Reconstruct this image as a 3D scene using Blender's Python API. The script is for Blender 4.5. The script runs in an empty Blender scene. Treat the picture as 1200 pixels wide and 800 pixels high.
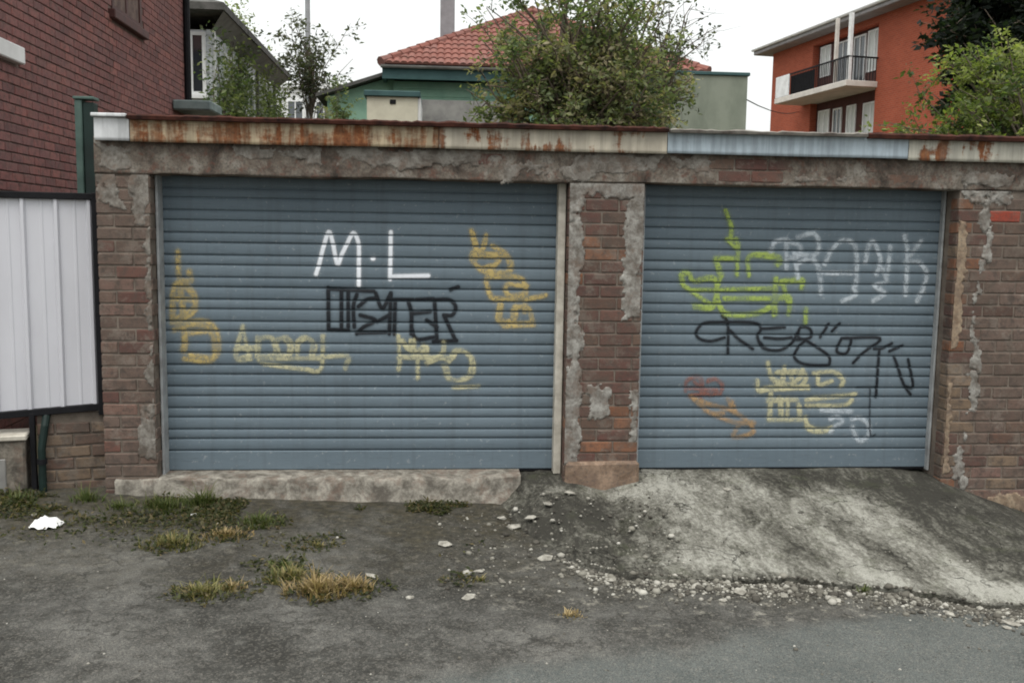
import bpy, math, random
import numpy as np
from mathutils import Vector, Matrix, noise as mnoise

random.seed(7)
rng = np.random.default_rng(11)
scene = bpy.context.scene
col = scene.collection

# ---------------------------------------------------------------- camera
YAW, PITCH, ROLL = 0.0791, 0.1118, 0.0150
CAM = Vector((0.0, -6.7754, 1.704))
fwd = Vector((math.sin(YAW) * math.cos(PITCH), math.cos(YAW) * math.cos(PITCH), -math.sin(PITCH)))
rgt = Vector((math.cos(YAW), -math.sin(YAW), 0))
upv = rgt.cross(fwd)
r2 = rgt * math.cos(ROLL) + upv * math.sin(ROLL)
u2 = upv * math.cos(ROLL) - rgt * math.sin(ROLL)
cd = bpy.data.cameras.new('camera')
cam = bpy.data.objects.new('camera', cd)
col.objects.link(cam)
cam.matrix_world = Matrix(((r2.x, u2.x, -fwd.x, CAM.x), (r2.y, u2.y, -fwd.y, CAM.y), (r2.z, u2.z, -fwd.z, CAM.z), (0, 0, 0, 1)))
cd.sensor_fit = 'HORIZONTAL'
cd.sensor_width = 36.0
cd.lens = 33.0
cd.clip_start = 0.05
cd.clip_end = 2000
scene.camera = cam

# ---------------------------------------------------------------- overcast sky and a veiled sun
SUN_EL, SUN_AZ = math.radians(66), math.radians(200)     # azimuth clockwise from +y
world = bpy.data.worlds.new('World')
scene.world = world
world.use_nodes = True
wt = world.node_tree
wt.nodes.clear()
w_out = wt.nodes.new('ShaderNodeOutputWorld')
w_bg = wt.nodes.new('ShaderNodeBackground')
w_sky = wt.nodes.new('ShaderNodeTexSky')
w_sky.sky_type = 'NISHITA'
w_sky.sun_disc = False
w_sky.sun_elevation = SUN_EL
w_sky.sun_rotation = SUN_AZ
w_sky.dust_density = 4.0
w_sky.air_density = 1.5
w_geo = wt.nodes.new('ShaderNodeTexCoord')
w_sep = wt.nodes.new('ShaderNodeSeparateXYZ')
wt.links.new(w_geo.outputs['Generated'], w_sep.inputs[0])
w_ramp = wt.nodes.new('ShaderNodeMapRange')               # cloud layer: brighter towards the zenith, as overcast skies are
w_ramp.inputs['From Min'].default_value = 0.0
w_ramp.inputs['From Max'].default_value = 1.0
w_ramp.inputs['To Min'].default_value = 6.6
w_ramp.inputs['To Max'].default_value = 14.5
wt.links.new(w_sep.outputs['Z'], w_ramp.inputs['Value'])
w_noise = wt.nodes.new('ShaderNodeTexNoise')
w_noise.inputs['Scale'].default_value = 2.2
w_noise.inputs['Detail'].default_value = 4
wt.links.new(w_geo.outputs['Generated'], w_noise.inputs['Vector'])
w_nr = wt.nodes.new('ShaderNodeMapRange')
w_nr.inputs['To Min'].default_value = 0.92
w_nr.inputs['To Max'].default_value = 1.08
wt.links.new(w_noise.outputs['Fac'], w_nr.inputs['Value'])
w_mul = wt.nodes.new('ShaderNodeMath')
w_mul.operation = 'MULTIPLY'
wt.links.new(w_ramp.outputs[0], w_mul.inputs[0])
wt.links.new(w_nr.outputs[0], w_mul.inputs[1])
w_tint = wt.nodes.new('ShaderNodeMixRGB')
w_tint.blend_type = 'MULTIPLY'
w_tint.inputs['Fac'].default_value = 1.0
w_tint.inputs['Color2'].default_value = (0.985, 1.0, 0.985, 1)
wt.links.new(w_mul.outputs[0], w_tint.inputs['Color1'])
w_mix = wt.nodes.new('ShaderNodeMixRGB')
w_mix.inputs['Fac'].default_value = 0.88                  # how much of the sky the cloud covers
wt.links.new(w_sky.outputs[0], w_mix.inputs['Color1'])
wt.links.new(w_tint.outputs[0], w_mix.inputs['Color2'])
wt.links.new(w_mix.outputs[0], w_bg.inputs['Color'])
w_bg.inputs['Strength'].default_value = 0.1
wt.links.new(w_bg.outputs[0], w_out.inputs['Surface'])

sd = bpy.data.lights.new('sun', 'SUN')
sd.energy = 1.5
sd.angle = math.radians(38)
sd.color = (1.0, 0.97, 0.92)
sun = bpy.data.objects.new('sun', sd)
col.objects.link(sun)
sdir = Vector((math.sin(SUN_AZ) * math.cos(SUN_EL), math.cos(SUN_AZ) * math.cos(SUN_EL), math.sin(SUN_EL)))
sun.rotation_euler = sdir.to_track_quat('Z', 'Y').to_euler()
sun.location = sdir * 40

scene.view_settings.view_transform = 'Standard'
scene.view_settings.look = 'None'
scene.view_settings.gamma = 1.0
scene.view_settings.exposure = 0.55
scene.view_settings.use_curve_mapping = False
scene.cycles.filter_width = 1.9
scene.cycles.use_denoising = True
scene.cycles.max_bounces = 6
scene.cycles.transparent_max_bounces = 16

# ---------------------------------------------------------------- helpers
BASE = {}      # world origin of each unrotated thing, so parts can be written in world coordinates


def tag(o, label=None, cat=None, group=None, kind=None):
    if label: o['label'] = label
    if cat: o['category'] = cat
    if group: o['group'] = group
    if kind: o['kind'] = kind
    return o


def empty(name, loc, rz=0.0):
    o = bpy.data.objects.new(name, None)
    o.empty_display_size = 0.2
    col.objects.link(o)
    o.location = loc
    o.rotation_euler = (0, 0, rz)
    BASE[o.name] = Vector(loc) if rz == 0 else Vector((0, 0, 0))
    return o


def mesh_obj(name, me, mat=None, parent=None, loc=None):
    o = bpy.data.objects.new(name, me)
    col.objects.link(o)
    if mat is not None and len(me.materials) == 0:
        me.materials.append(mat)
    if parent is not None:
        o.parent = parent
    if loc is not None:
        o.location = loc
    return o


def pbase(parent):
    """World offset that has to be taken off world coordinates to get into parent's space."""
    return BASE.get(parent.name, Vector((0, 0, 0))) if parent is not None else Vector((0, 0, 0))


class MB:
    def __init__(s):
        s.v, s.f, s.sm = [], [], False

    def add(s, vs, fs):
        n = len(s.v)
        s.v += [tuple(p) for p in vs]
        s.f += [tuple(i + n for i in f) for f in fs]
        return s

    def box(s, x0, x1, y0, y1, z0, z1):
        return s.add([(x0, y0, z0), (x1, y0, z0), (x1, y1, z0), (x0, y1, z0), (x0, y0, z1), (x1, y0, z1), (x1, y1, z1), (x0, y1, z1)],
                     [(0, 3, 2, 1), (4, 5, 6, 7), (0, 1, 5, 4), (1, 2, 6, 5), (2, 3, 7, 6), (3, 0, 4, 7)])

    def cbox(s, x0, x1, y0, y1, z0, z1, c=0.01):
        """Box with chamfered edges."""
        X, Y, Z = (x0, x1), (y0, y1), (z0, z1)
        vs, idx = [], {}
        for i in (0, 1):
            for j in (0, 1):
                for k in (0, 1):
                    sx, sy, sz = (1, -1)[i], (1, -1)[j], (1, -1)[k]
                    for a in range(3):
                        p = [X[i] + sx * c, Y[j] + sy * c, Z[k] + sz * c]
                        p[a] = (X[i], Y[j], Z[k])[a]
                        idx[i, j, k, a] = len(vs)
                        vs.append(p)
        fs = []
        for i in (0, 1):
            fs.append([idx[i, j, k, 0] for j, k in ((0, 0), (1, 0), (1, 1), (0, 1))][::(-1, 1)[i]])
            fs.append([idx[k, i, j, 1] for j, k in ((0, 0), (1, 0), (1, 1), (0, 1))][::(-1, 1)[i]])
            fs.append([idx[j, k, i, 2] for j, k in ((0, 0), (1, 0), (1, 1), (0, 1))][::(-1, 1)[i]])
        for i in (0, 1):
            for j in (0, 1):
                e = [idx[0, i, j, 1], idx[1, i, j, 1], idx[1, i, j, 2], idx[0, i, j, 2]]
                fs.append(e if i != j else e[::-1])
                e = [idx[i, 0, j, 0], idx[i, 1, j, 0], idx[i, 1, j, 2], idx[i, 0, j, 2]]
                fs.append(e[::-1] if i != j else e)
                e = [idx[i, j, 0, 0], idx[i, j, 1, 0], idx[i, j, 1, 1], idx[i, j, 0, 1]]
                fs.append(e if i != j else e[::-1])
        for i in (0, 1):
            for j in (0, 1):
                for k in (0, 1):
                    t = [idx[i, j, k, 0], idx[i, j, k, 1], idx[i, j, k, 2]]
                    fs.append(t if (i + j + k) % 2 else t[::-1])
        return s.add(vs, fs)

    def tube(s, pts, rad, n=8, caps=True):
        pts = [Vector(p) for p in pts]
        rs = rad if isinstance(rad, (list, tuple)) else [rad] * len(pts)
        b = len(s.v)
        for i, p in enumerate(pts):
            d = (pts[min(i + 1, len(pts) - 1)] - pts[max(i - 1, 0)]).normalized()
            a = d.orthogonal().normalized() if i == 0 else (a - d * a.dot(d)).normalized()
            c = d.cross(a)
            for k in range(n):
                t = 2 * math.pi * k / n
                s.v.append(tuple(p + (a * math.cos(t) + c * math.sin(t)) * rs[i]))
        for i in range(len(pts) - 1):
            for k in range(n):
                k2 = (k + 1) % n
                s.f.append((b + i * n + k, b + i * n + k2, b + (i + 1) * n + k2, b + (i + 1) * n + k))
        if caps:
            s.f.append(tuple(b + k for k in range(n))[::-1])
            s.f.append(tuple(b + (len(pts) - 1) * n + k for k in range(n)))
        return s

    def prism(s, poly, y0, y1):
        """Polygon in (x, z) extruded along y."""
        n = len(poly)
        vs = [(x, y0, z) for x, z in poly] + [(x, y1, z) for x, z in poly]
        fs = [tuple(range(n)), tuple(range(2 * n - 1, n - 1, -1))] + [(i, n + i, n + (i + 1) % n, (i + 1) % n) for i in range(n)]
        return s.add(vs, fs)

    def mesh(s, name, off=(0, 0, 0)):
        me = bpy.data.meshes.new(name)
        ox, oy, oz = off
        me.from_pydata([(x - ox, y - oy, z - oz) for x, y, z in s.v], [], s.f)
        if s.sm:
            me.polygons.foreach_set('use_smooth', [True] * len(me.polygons))
        me.update()
        return me

    def build(s, name, mat, parent=None, loc=None):
        """World coordinates in; parts are shifted into their parent's space, a thing of one mesh gets loc as origin."""
        off = pbase(parent) if parent is not None else (loc or (0, 0, 0))
        me = s.mesh(name, off)
        o = mesh_obj(name, me, mat, parent)
        if parent is None:
            if loc: o.location = loc
            BASE[o.name] = Vector(loc or (0, 0, 0))
        else:
            BASE[o.name] = pbase(parent)
        return o


def grid_mesh(name, xs, ys, zf, attr=None):
    nx, ny = len(xs), len(ys)
    X, Y = np.meshgrid(xs, ys)
    X, Y = X.ravel(), Y.ravel()
    P = zf(X, Y)
    me = bpy.data.meshes.new(name)
    i = np.arange(nx - 1)[None, :] + nx * np.arange(ny - 1)[:, None]
    F = np.stack([i, i + 1, i + 1 + nx, i + nx], -1).reshape(-1, 4)
    fast_mesh(me, P, F)
    me.polygons.foreach_set('use_smooth', np.ones(len(F), bool))
    return me


def fast_mesh(me, V, F):
    k = F.shape[1]
    me.vertices.add(len(V))
    me.vertices.foreach_set('co', np.ascontiguousarray(V, np.float32).ravel())
    me.loops.add(F.size)
    me.loops.foreach_set('vertex_index', np.ascontiguousarray(F, np.int32).ravel())
    me.polygons.add(len(F))
    me.polygons.foreach_set('loop_start', np.arange(0, F.size, k, dtype=np.int32))
    me.update(calc_edges=True)
    me.validate()


def pt_attr(me, name, arr):
    a = me.attributes.new(name, 'FLOAT', 'POINT')
    a.data.foreach_set('value', np.ascontiguousarray(arr, np.float32))


def pt_color(me, name, arr):
    a = me.attributes.new(name, 'FLOAT_COLOR', 'POINT')
    arr = np.concatenate([arr, np.ones((len(arr), 1))], 1)
    a.data.foreach_set('color', np.ascontiguousarray(arr, np.float32).ravel())


def vnoise(X, Y, sc, seed=0, oct=3):
    """Smooth value noise in -1..1 on numpy arrays."""
    tot, amp, s = 0.0, 1.0, 0.0
    for o in range(oct):
        r = np.random.default_rng(seed * 31 + o).random((64, 64)) * 2 - 1
        u, v = X * sc * 2 ** o + 17.3 * o, Y * sc * 2 ** o + 9.1 * o
        i, j = np.floor(u).astype(int), np.floor(v).astype(int)
        fu, fv = u - i, v - j
        fu, fv = fu * fu * (3 - 2 * fu), fv * fv * (3 - 2 * fv)
        g = lambda a, b: r[a % 64, b % 64]
        tot = tot + amp * ((g(i, j) * (1 - fu) + g(i + 1, j) * fu) * (1 - fv) + (g(i, j + 1) * (1 - fu) + g(i + 1, j + 1) * fu) * fv)
        s += amp
        amp *= 0.5
    return tot / s


def sstep(a, b, x):
    t = np.clip((x - a) / (b - a), 0, 1)
    return t * t * (3 - 2 * t)


# ---------------------------------------------------------------- materials
class NT:
    def __init__(s, name):
        s.m = bpy.data.materials.new(name)
        s.m.use_nodes = True
        s.t = s.m.node_tree
        s.b = s.t.nodes['Principled BSDF']
        s.out = s.t.nodes['Material Output']

    def n(s, typ, **kw):
        nd = s.t.nodes.new('ShaderNode' + typ)
        for k, v in kw.items():
            if k.startswith('i_'):
                k = k[2:]
                nd.inputs[int(k) if k.isdigit() else k.replace('_', ' ')].default_value = v
            else:
                setattr(nd, k, v)
        return nd

    def l(s, a, b):
        s.t.links.new(a, b)

    def pos(s, scale=(1, 1, 1), rot=(0, 0, 0)):
        g = s.n('NewGeometry')
        mp = s.n('Mapping')
        mp.inputs['Scale'].default_value = scale
        mp.inputs['Rotation'].default_value = rot
        s.l(g.outputs['Position'], mp.inputs['Vector'])
        return mp.outputs[0]

    def noise(s, vec, scale, detail=5, rough=0.6, dist=0.0):
        nd = s.n('TexNoise')
        nd.inputs['Scale'].default_value = scale
        nd.inputs['Detail'].default_value = detail
        nd.inputs['Roughness'].default_value = rough
        nd.inputs['Distortion'].default_value = dist
        s.l(vec, nd.inputs['Vector'])
        return nd.outputs['Fac']

    def ramp(s, fac, stops, interp='LINEAR'):
        r = s.n('ValToRGB')
        r.color_ramp.interpolation = interp
        el = r.color_ramp.elements
        while len(el) < len(stops): el.new(0.5)
        for e, (p, c) in zip(el, stops):
            e.position = p
            e.color = (*c, 1) if isinstance(c, tuple) else (c, c, c, 1)
        s.l(fac, r.inputs[0])
        return r.outputs[0]

    def mix(s, fac, a, b, mode='MIX'):
        m = s.n('MixRGB', blend_type=mode)
        for inp, v in ((m.inputs[0], fac), (m.inputs[1], a), (m.inputs[2], b)):
            if isinstance(v, (int, float)): inp.default_value = v
            elif isinstance(v, tuple): inp.default_value = (*v, 1)
            else: s.l(v, inp)
        return m.outputs[0]

    def math(s, op, a, b=0.0):
        m = s.n('Math', operation=op)
        for inp, v in ((m.inputs[0], a), (m.inputs[1], b)):
            if isinstance(v, (int, float)): inp.default_value = v
            else: s.l(v, inp)
        return m.outputs[0]

    def attr(s, name, out='Fac'):
        a = s.n('Attribute', attribute_name=name)
        return a.outputs[out]

    def bump(s, h, strength=0.3, dist=0.01):
        b = s.n('Bump')
        b.inputs['Strength'].default_value = strength
        b.inputs['Distance'].default_value = dist
        s.l(h, b.inputs['Height'])
        s.l(b.outputs[0], s.b.inputs['Normal'])

    def done(s, color=None, rough=0.8, metal=0.0, spec=0.3):
        if color is not None:
            if isinstance(color, tuple): s.b.inputs['Base Color'].default_value = (*color, 1)
            else: s.l(color, s.b.inputs['Base Color'])
        if isinstance(rough, (int, float)): s.b.inputs['Roughness'].default_value = rough
        else: s.l(rough, s.b.inputs['Roughness'])
        s.b.inputs['Metallic'].default_value = metal
        s.b.inputs['Specular IOR Level'].default_value = spec
        return s.m

    def rnd(s):
        """One random number for every piece, separate object or island of a joined mesh."""
        a = s.n('ObjectInfo').outputs['Random']
        g = s.n('NewGeometry').outputs['Random Per Island']
        return s.math('FRACT', s.math('ADD', a, s.math('MULTIPLY', g, 3.7)))


def simple(name, c, c2=None, scale=6, rough=0.7, bump=0.15, bscale=40, spec=0.3, metal=0.0, detail=6, stretch=(1, 1, 1)):
    t = NT(name)
    p = t.pos(stretch)
    c2 = c2 or tuple(x * 0.72 for x in c)
    f = t.noise(p, scale, detail)
    cc = t.ramp(f, [(0.32, c2), (0.62, c)])
    if bump: t.bump(t.noise(p, bscale, 4), bump, 0.004)
    return t.done(cc, rough, metal, spec)


def brick_mat(name, stops, mort=(0.22, 0.195, 0.165), dirt=(0.06, 0.05, 0.045), dirt_amt=0.55, pale=0.0, grime=0.6, grime_c=None, dim=0.8):
    t = NT(name)
    p = t.pos()
    base = t.ramp(t.rnd(), [(a, tuple(x * dim for x in c)) for a, c in stops])
    n1 = t.noise(p, 14, 6, 0.7)
    c = t.mix(t.ramp(n1, [(0.38, dirt_amt + 0.25), (0.53, 0.0)]), base, dirt)
    n2 = t.noise(p, 8, 7, 0.75)
    c = t.mix(t.ramp(n2, [(0.51, 0.0), (0.60, 0.55 + pale)]), c, mort)
    n3 = t.noise(p, 120, 3)
    c = t.mix(t.ramp(n3, [(0.35, 0.25), (0.6, 0.0)]), c, dirt)
    n4 = t.noise(p, 2.6, 6, 0.7)
    c = t.mix(t.ramp(n4, [(0.38, grime), (0.62, grime * 0.2)]), c, (0.10, 0.078, 0.063) if grime_c is None else grime_c)
    t.bump(t.mix(0.35, n1, n3), 0.9, 0.008)
    return t.done(c, 0.92, 0, 0.15)


M = {}
M['brick_brown'] = brick_mat('weathered brown brick', [(0.0, (0.105, 0.055, 0.043)), (0.3, (0.155, 0.088, 0.066)), (0.6, (0.19, 0.118, 0.088)), (0.85, (0.13, 0.085, 0.07)), (1.0, (0.22, 0.12, 0.085))])
M['brick_plum'] = brick_mat('plum brown brick', [(0.0, (0.115, 0.052, 0.046)), (0.35, (0.165, 0.08, 0.066)), (0.7, (0.14, 0.062, 0.052)), (1.0, (0.21, 0.10, 0.078))], dirt_amt=0.4)
M['brick_orange'] = brick_mat('orange brick', [(0.0, (0.27, 0.105, 0.05)), (0.5, (0.33, 0.15, 0.085)), (1.0, (0.25, 0.11, 0.06))], dirt_amt=0.4)
M['brick_grimy'] = brick_mat('grimy grey brown brick', [(0.0, (0.12, 0.08, 0.066)), (0.35, (0.165, 0.115, 0.094)), (0.7, (0.14, 0.10, 0.084)), (0.9, (0.19, 0.115, 0.09)), (1.0, (0.22, 0.13, 0.11))], mort=(0.235, 0.20, 0.17), dirt_amt=0.6, pale=0.1, grime=0.7, dim=1.0)
M['brick_red'] = brick_mat('bright red brick', [(0.0, (0.33, 0.052, 0.03)), (1.0, (0.33, 0.052, 0.03))], dirt_amt=0.35, pale=-0.25, grime=0.3, dim=1.0)
M['brick_tan'] = brick_mat('tan brick', [(0.0, (0.25, 0.175, 0.115)), (0.5, (0.30, 0.215, 0.15)), (1.0, (0.20, 0.145, 0.10))])
M['brick_house'] = brick_mat('dark red brown house brick', [(0.0, (0.125, 0.050, 0.045)), (0.3, (0.175, 0.072, 0.064)), (0.55, (0.10, 0.048, 0.046)), (0.8, (0.20, 0.080, 0.068)), (1.0, (0.145, 0.068, 0.064))], mort=(0.2, 0.13, 0.11), dirt_amt=0.4, pale=-0.2, grime=0.45, grime_c=(0.155, 0.09, 0.09), dim=1.45)
M['mortar'] = simple('old lime mortar', (0.185, 0.155, 0.128), (0.10, 0.083, 0.07), 9, 0.95, 0.6, 60, 0.1)
M['mortar_house'] = simple('house mortar', (0.155, 0.115, 0.10), (0.09, 0.065, 0.06), 9, 0.95, 0.4, 60, 0.1)


def render_mat():
    t = NT('flaking cement render')
    p = t.pos()
    n1 = t.noise(p, 4.5, 8, 0.7, 0.4)
    n2 = t.noise(p, 17, 6, 0.7)
    c = t.ramp(n1, [(0.36, (0.045, 0.037, 0.031)), (0.45, (0.105, 0.084, 0.069)), (0.54, (0.165, 0.142, 0.118)), (0.66, (0.26, 0.24, 0.21))])
    c = t.mix(t.ramp(n2, [(0.52, 0.0), (0.66, 0.8)]), c, (0.125, 0.062, 0.046))
    c = t.mix(t.ramp(t.noise(p, 60, 4), [(0.38, 0.5), (0.52, 0.0)]), c, (0.06, 0.055, 0.05))
    t.bump(t.mix(0.5, n1, n2), 0.7, 0.012)
    return t.done(c, 0.95, 0, 0.1)


def patch_mat(name, hi, lo):
    t = NT(name)
    p = t.pos()
    n1 = t.noise(p, 9, 8, 0.7, 0.3)
    n5 = t.noise(p, 5, 7, 0.75)
    c = t.ramp(n1, [(0.38, lo), (0.5, tuple((a + b) / 2 for a, b in zip(hi, lo))), (0.61, hi)])
    c = t.mix(t.ramp(n5, [(0.50, 0.0), (0.60, 0.65)]), c, (0.15, 0.108, 0.085))
    c = t.mix(t.ramp(t.noise(p, 50, 4), [(0.36, 0.45), (0.5, 0.0)]), c, (0.09, 0.08, 0.07))
    t.bump(n1, 0.6, 0.01)
    return t.done(c, 0.95, 0, 0.1)


M['render'] = render_mat()
M['patch'] = patch_mat('pale grey cement patch', (0.32, 0.31, 0.285), (0.12, 0.105, 0.09))
M['patch_dim'] = patch_mat('dirty grey cement patch', (0.25, 0.235, 0.21), (0.10, 0.085, 0.072))
M['patch_tan'] = patch_mat('tan old render', (0.33, 0.26, 0.185), (0.17, 0.12, 0.085))
M['patch_brown'] = patch_mat('brown cement footing', (0.28, 0.20, 0.145), (0.13, 0.09, 0.065))
M['sill_concrete'] = patch_mat('beige worn concrete', (0.30, 0.28, 0.24), (0.10, 0.09, 0.076))


def sheet_mat(name, paint, rust_lo, rust_hi, tint=(0.21, 0.078, 0.032), gal=None, gloss=0.55):
    """Old painted or galvanised flashing; rust runs down in streaks."""
    t = NT(name)
    st = t.noise(t.pos((9, 9, 1.3)), 1.0, 7, 0.65, 0.3)
    bl = t.noise(t.pos((2.3, 2.3, 5)), 1.0, 6, 0.7)
    f = t.math('ADD', t.math('MULTIPLY', st, 0.55), t.math('MULTIPLY', bl, 0.45))
    mask = t.ramp(f, [(rust_lo, 0.0), (rust_hi, 1.0)])
    base = t.ramp(t.noise(t.pos((4, 4, 2)), 2.2, 6), [(0.35, tuple(x * 0.72 for x in paint)), (0.65, paint)])
    rn = t.noise(t.pos(), 30, 5)
    rust = t.ramp(rn, [(0.3, tuple(x * 0.45 for x in tint)), (0.55, tint), (0.75, (tint[0] * 1.5, tint[1] * 1.9, tint[2] * 2.0))])
    c = t.mix(mask, base, rust)
    c = t.mix(t.ramp(t.noise(t.pos((30, 30, 1.0)), 1.0, 4), [(0.42, 0.35), (0.55, 0.0)]), c, tuple(x * 0.35 for x in paint))
    t.bump(t.math('ADD', mask, rn), 0.25, 0.003)
    return t.done(c, t.ramp(mask, [(0.0, gloss), (1.0, 0.95)]), 0.0, 0.4)


M['fascia_rusty'] = sheet_mat('cream flashing streaked with rust', (0.52, 0.42, 0.28), 0.455, 0.53)
M['fascia_cream'] = sheet_mat('cream flashing with some rust', (0.50, 0.45, 0.36), 0.515, 0.56)
M['fascia_white'] = sheet_mat('white flashing', (0.62, 0.63, 0.64), 0.62, 0.72)
M['fascia_blue'] = sheet_mat('blue grey galvanised flashing', (0.38, 0.45, 0.50), 0.60, 0.70)
M['fascia_grey'] = sheet_mat('grey flashing with rust stains', (0.47, 0.45, 0.38), 0.52, 0.565)
M['rust'] = simple('dark red brown rust', (0.072, 0.028, 0.020), (0.018, 0.011, 0.010), 13, 0.95, 0.8, 50, 0.1)
M['rust_grey'] = simple('grey capping', (0.24, 0.225, 0.2), (0.075, 0.06, 0.052), 7, 0.9, 0.6, 50, 0.15)


def door_mat():
    t = NT('blue grey roller door paint')
    p = t.pos()
    big = t.noise(t.pos((0.8, 1, 1.5)), 1.3, 5, 0.6)
    c = t.ramp(big, [(0.3, (0.112, 0.146, 0.172)), (0.7, (0.138, 0.176, 0.205))])
    r = t.rnd()
    c = t.mix(0.18, c, t.ramp(r, [(0.0, (0.075, 0.10, 0.122)), (1.0, (0.19, 0.235, 0.265))]))
    scr = t.noise(t.pos((1.5, 1, 30)), 4.0, 5, 0.7)
    c = t.mix(t.ramp(scr, [(0.55, 0.0), (0.66, 0.5)]), c, (0.075, 0.088, 0.10))
    sp = t.noise(p, 26, 4, 0.7)
    c = t.mix(t.ramp(sp, [(0.61, 0.0), (0.68, 0.45)]), c, (0.30, 0.32, 0.33))
    dr = t.noise(t.pos((14, 1, 0.9)), 1.0, 5, 0.6)
    c = t.mix(t.ramp(dr, [(0.52, 0.0), (0.64, 0.22)]), c, (0.085, 0.10, 0.11))
    t.bump(t.noise(t.pos((1, 1, 3)), 7, 3), 0.12, 0.01)
    return t.done(c, t.ramp(sp, [(0.3, 0.5), (0.7, 0.7)]), 0.0, 0.12)


M['door'] = door_mat()
M['groove'] = simple('dark door backing', (0.035, 0.045, 0.055), (0.02, 0.028, 0.035), 6, 0.7, 0, 40)
M['guide'] = simple('cream painted steel guide', (0.56, 0.53, 0.46), (0.33, 0.30, 0.25), 9, 0.6, 0.2, 40)
M['guide_grey'] = simple('grey steel guide', (0.33, 0.345, 0.35), (0.2, 0.2, 0.2), 9, 0.6, 0.2, 40)

PAINT = {'white': (0.80, 0.83, 0.88), 'black': (0.012, 0.014, 0.018), 'yellow': (0.62, 0.47, 0.17), 'pale_yellow': (0.62, 0.58, 0.35),
         'lime': (0.36, 0.46, 0.10), 'grey_white': (0.55, 0.61, 0.66), 'rust_red': (0.27, 0.11, 0.08), 'rust_orange': (0.42, 0.27, 0.13)}


def paint_mat(name, c):
    t = NT('spray paint ' + name.replace('_', ' '))
    a = t.attr('paint')
    n = t.noise(t.pos(), 38, 4, 0.7)
    n2 = t.noise(t.pos(), 7, 3, 0.6)
    w = t.math('MULTIPLY', t.ramp(n, [(0.34, 0.45), (0.54, 1.0)]), t.ramp(n2, [(0.36, 0.55), (0.58, 1.0)]))
    if name in ('white', 'black'):
        w = t.ramp(n, [(0.25, 0.85), (0.5, 1.0)])
    al = t.math('MULTIPLY', a, w)
    t.l(al, t.b.inputs['Alpha'])
    return t.done(c, 0.65, 0, 0.25)


for k_, c_ in PAINT.items():
    M['paint_' + k_] = paint_mat(k_, c_)


def road_mat():
    t = NT('old asphalt')
    p = t.pos()
    n1 = t.noise(p, 1.6, 7, 0.65)
    c = t.ramp(n1, [(0.38, (0.034, 0.033, 0.029)), (0.47, (0.058, 0.057, 0.051)), (0.55, (0.088, 0.086, 0.078)), (0.64, (0.135, 0.132, 0.12))])
    mid = t.noise(p, 8.5, 7, 0.75)
    c = t.mix(t.ramp(mid, [(0.38, 0.7), (0.49, 0.0)]), c, (0.026, 0.025, 0.021))
    c = t.mix(t.ramp(mid, [(0.53, 0.0), (0.64, 0.6)]), c, (0.15, 0.147, 0.132))
    newer = t.attr('newer')
    c = t.mix(newer, c, t.ramp(t.noise(p, 2.6, 6), [(0.3, (0.085, 0.094, 0.089)), (0.7, (0.125, 0.134, 0.126))]))
    # aggregate
    v = t.n('TexVoronoi', feature='F1')
    v.inputs['Scale'].default_value = 95
    t.l(p, v.inputs['Vector'])
    agg = t.ramp(v.outputs['Color'], [(0.5, 0.0), (0.95, 1.0)])
    c = t.mix(t.math('MULTIPLY', agg, 0.36), c, (0.27, 0.25, 0.22))
    fine = t.noise(p, 170, 3, 0.7)
    c = t.mix(t.ramp(fine, [(0.40, 0.75), (0.52, 0.0)]), c, (0.018, 0.018, 0.016))
    # blotches of grit
    g = t.noise(p, 11, 7, 0.75)
    grit = t.attr('grit')
    c = t.mix(t.math('MULTIPLY', t.ramp(g, [(0.56, 0.0), (0.66, 0.65)]), t.math('ADD', grit, 0.12)), c, (0.27, 0.255, 0.215))
    dirt = t.attr('dirt')
    c = t.mix(t.math('MULTIPLY', dirt, t.ramp(t.noise(p, 6, 6, 0.7), [(0.35, 0.25), (0.6, 0.95)])), c,
              t.ramp(t.noise(p, 22, 5), [(0.35, (0.028, 0.026, 0.018)), (0.6, (0.062, 0.054, 0.036)), (0.75, (0.105, 0.09, 0.062))]))
    # cracks
    wv = t.n('VectorMath', operation='ADD')
    nz = t.n('TexNoise')
    nz.inputs['Scale'].default_value = 2.4
    nz.inputs['Detail'].default_value = 5
    t.l(p, nz.inputs['Vector'])
    t.l(p, wv.inputs[0])
    t.l(nz.outputs['Color'], wv.inputs[1])
    cr = t.n('TexVoronoi', feature='DISTANCE_TO_EDGE')
    cr.inputs['Scale'].default_value = 1.15
    t.l(wv.outputs[0], cr.inputs['Vector'])
    crm = t.ramp(cr.outputs['Distance'], [(0.003, 0.6), (0.010, 0.0)])
    c = t.mix(t.math('MULTIPLY', crm, t.math('MULTIPLY', t.ramp(n1, [(0.45, 0.0), (0.53, 1.0)]), t.math('SUBTRACT', 1.0, newer))), c, (0.018, 0.017, 0.014))
    t.bump(t.math('ADD', t.math('MULTIPLY', fine, 0.5), t.math('ADD', agg, t.math('MULTIPLY', g, 1.5))), 0.6, 0.008)
    return t.done(c, 0.93, 0, 0.2)


M['road'] = road_mat()


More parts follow.
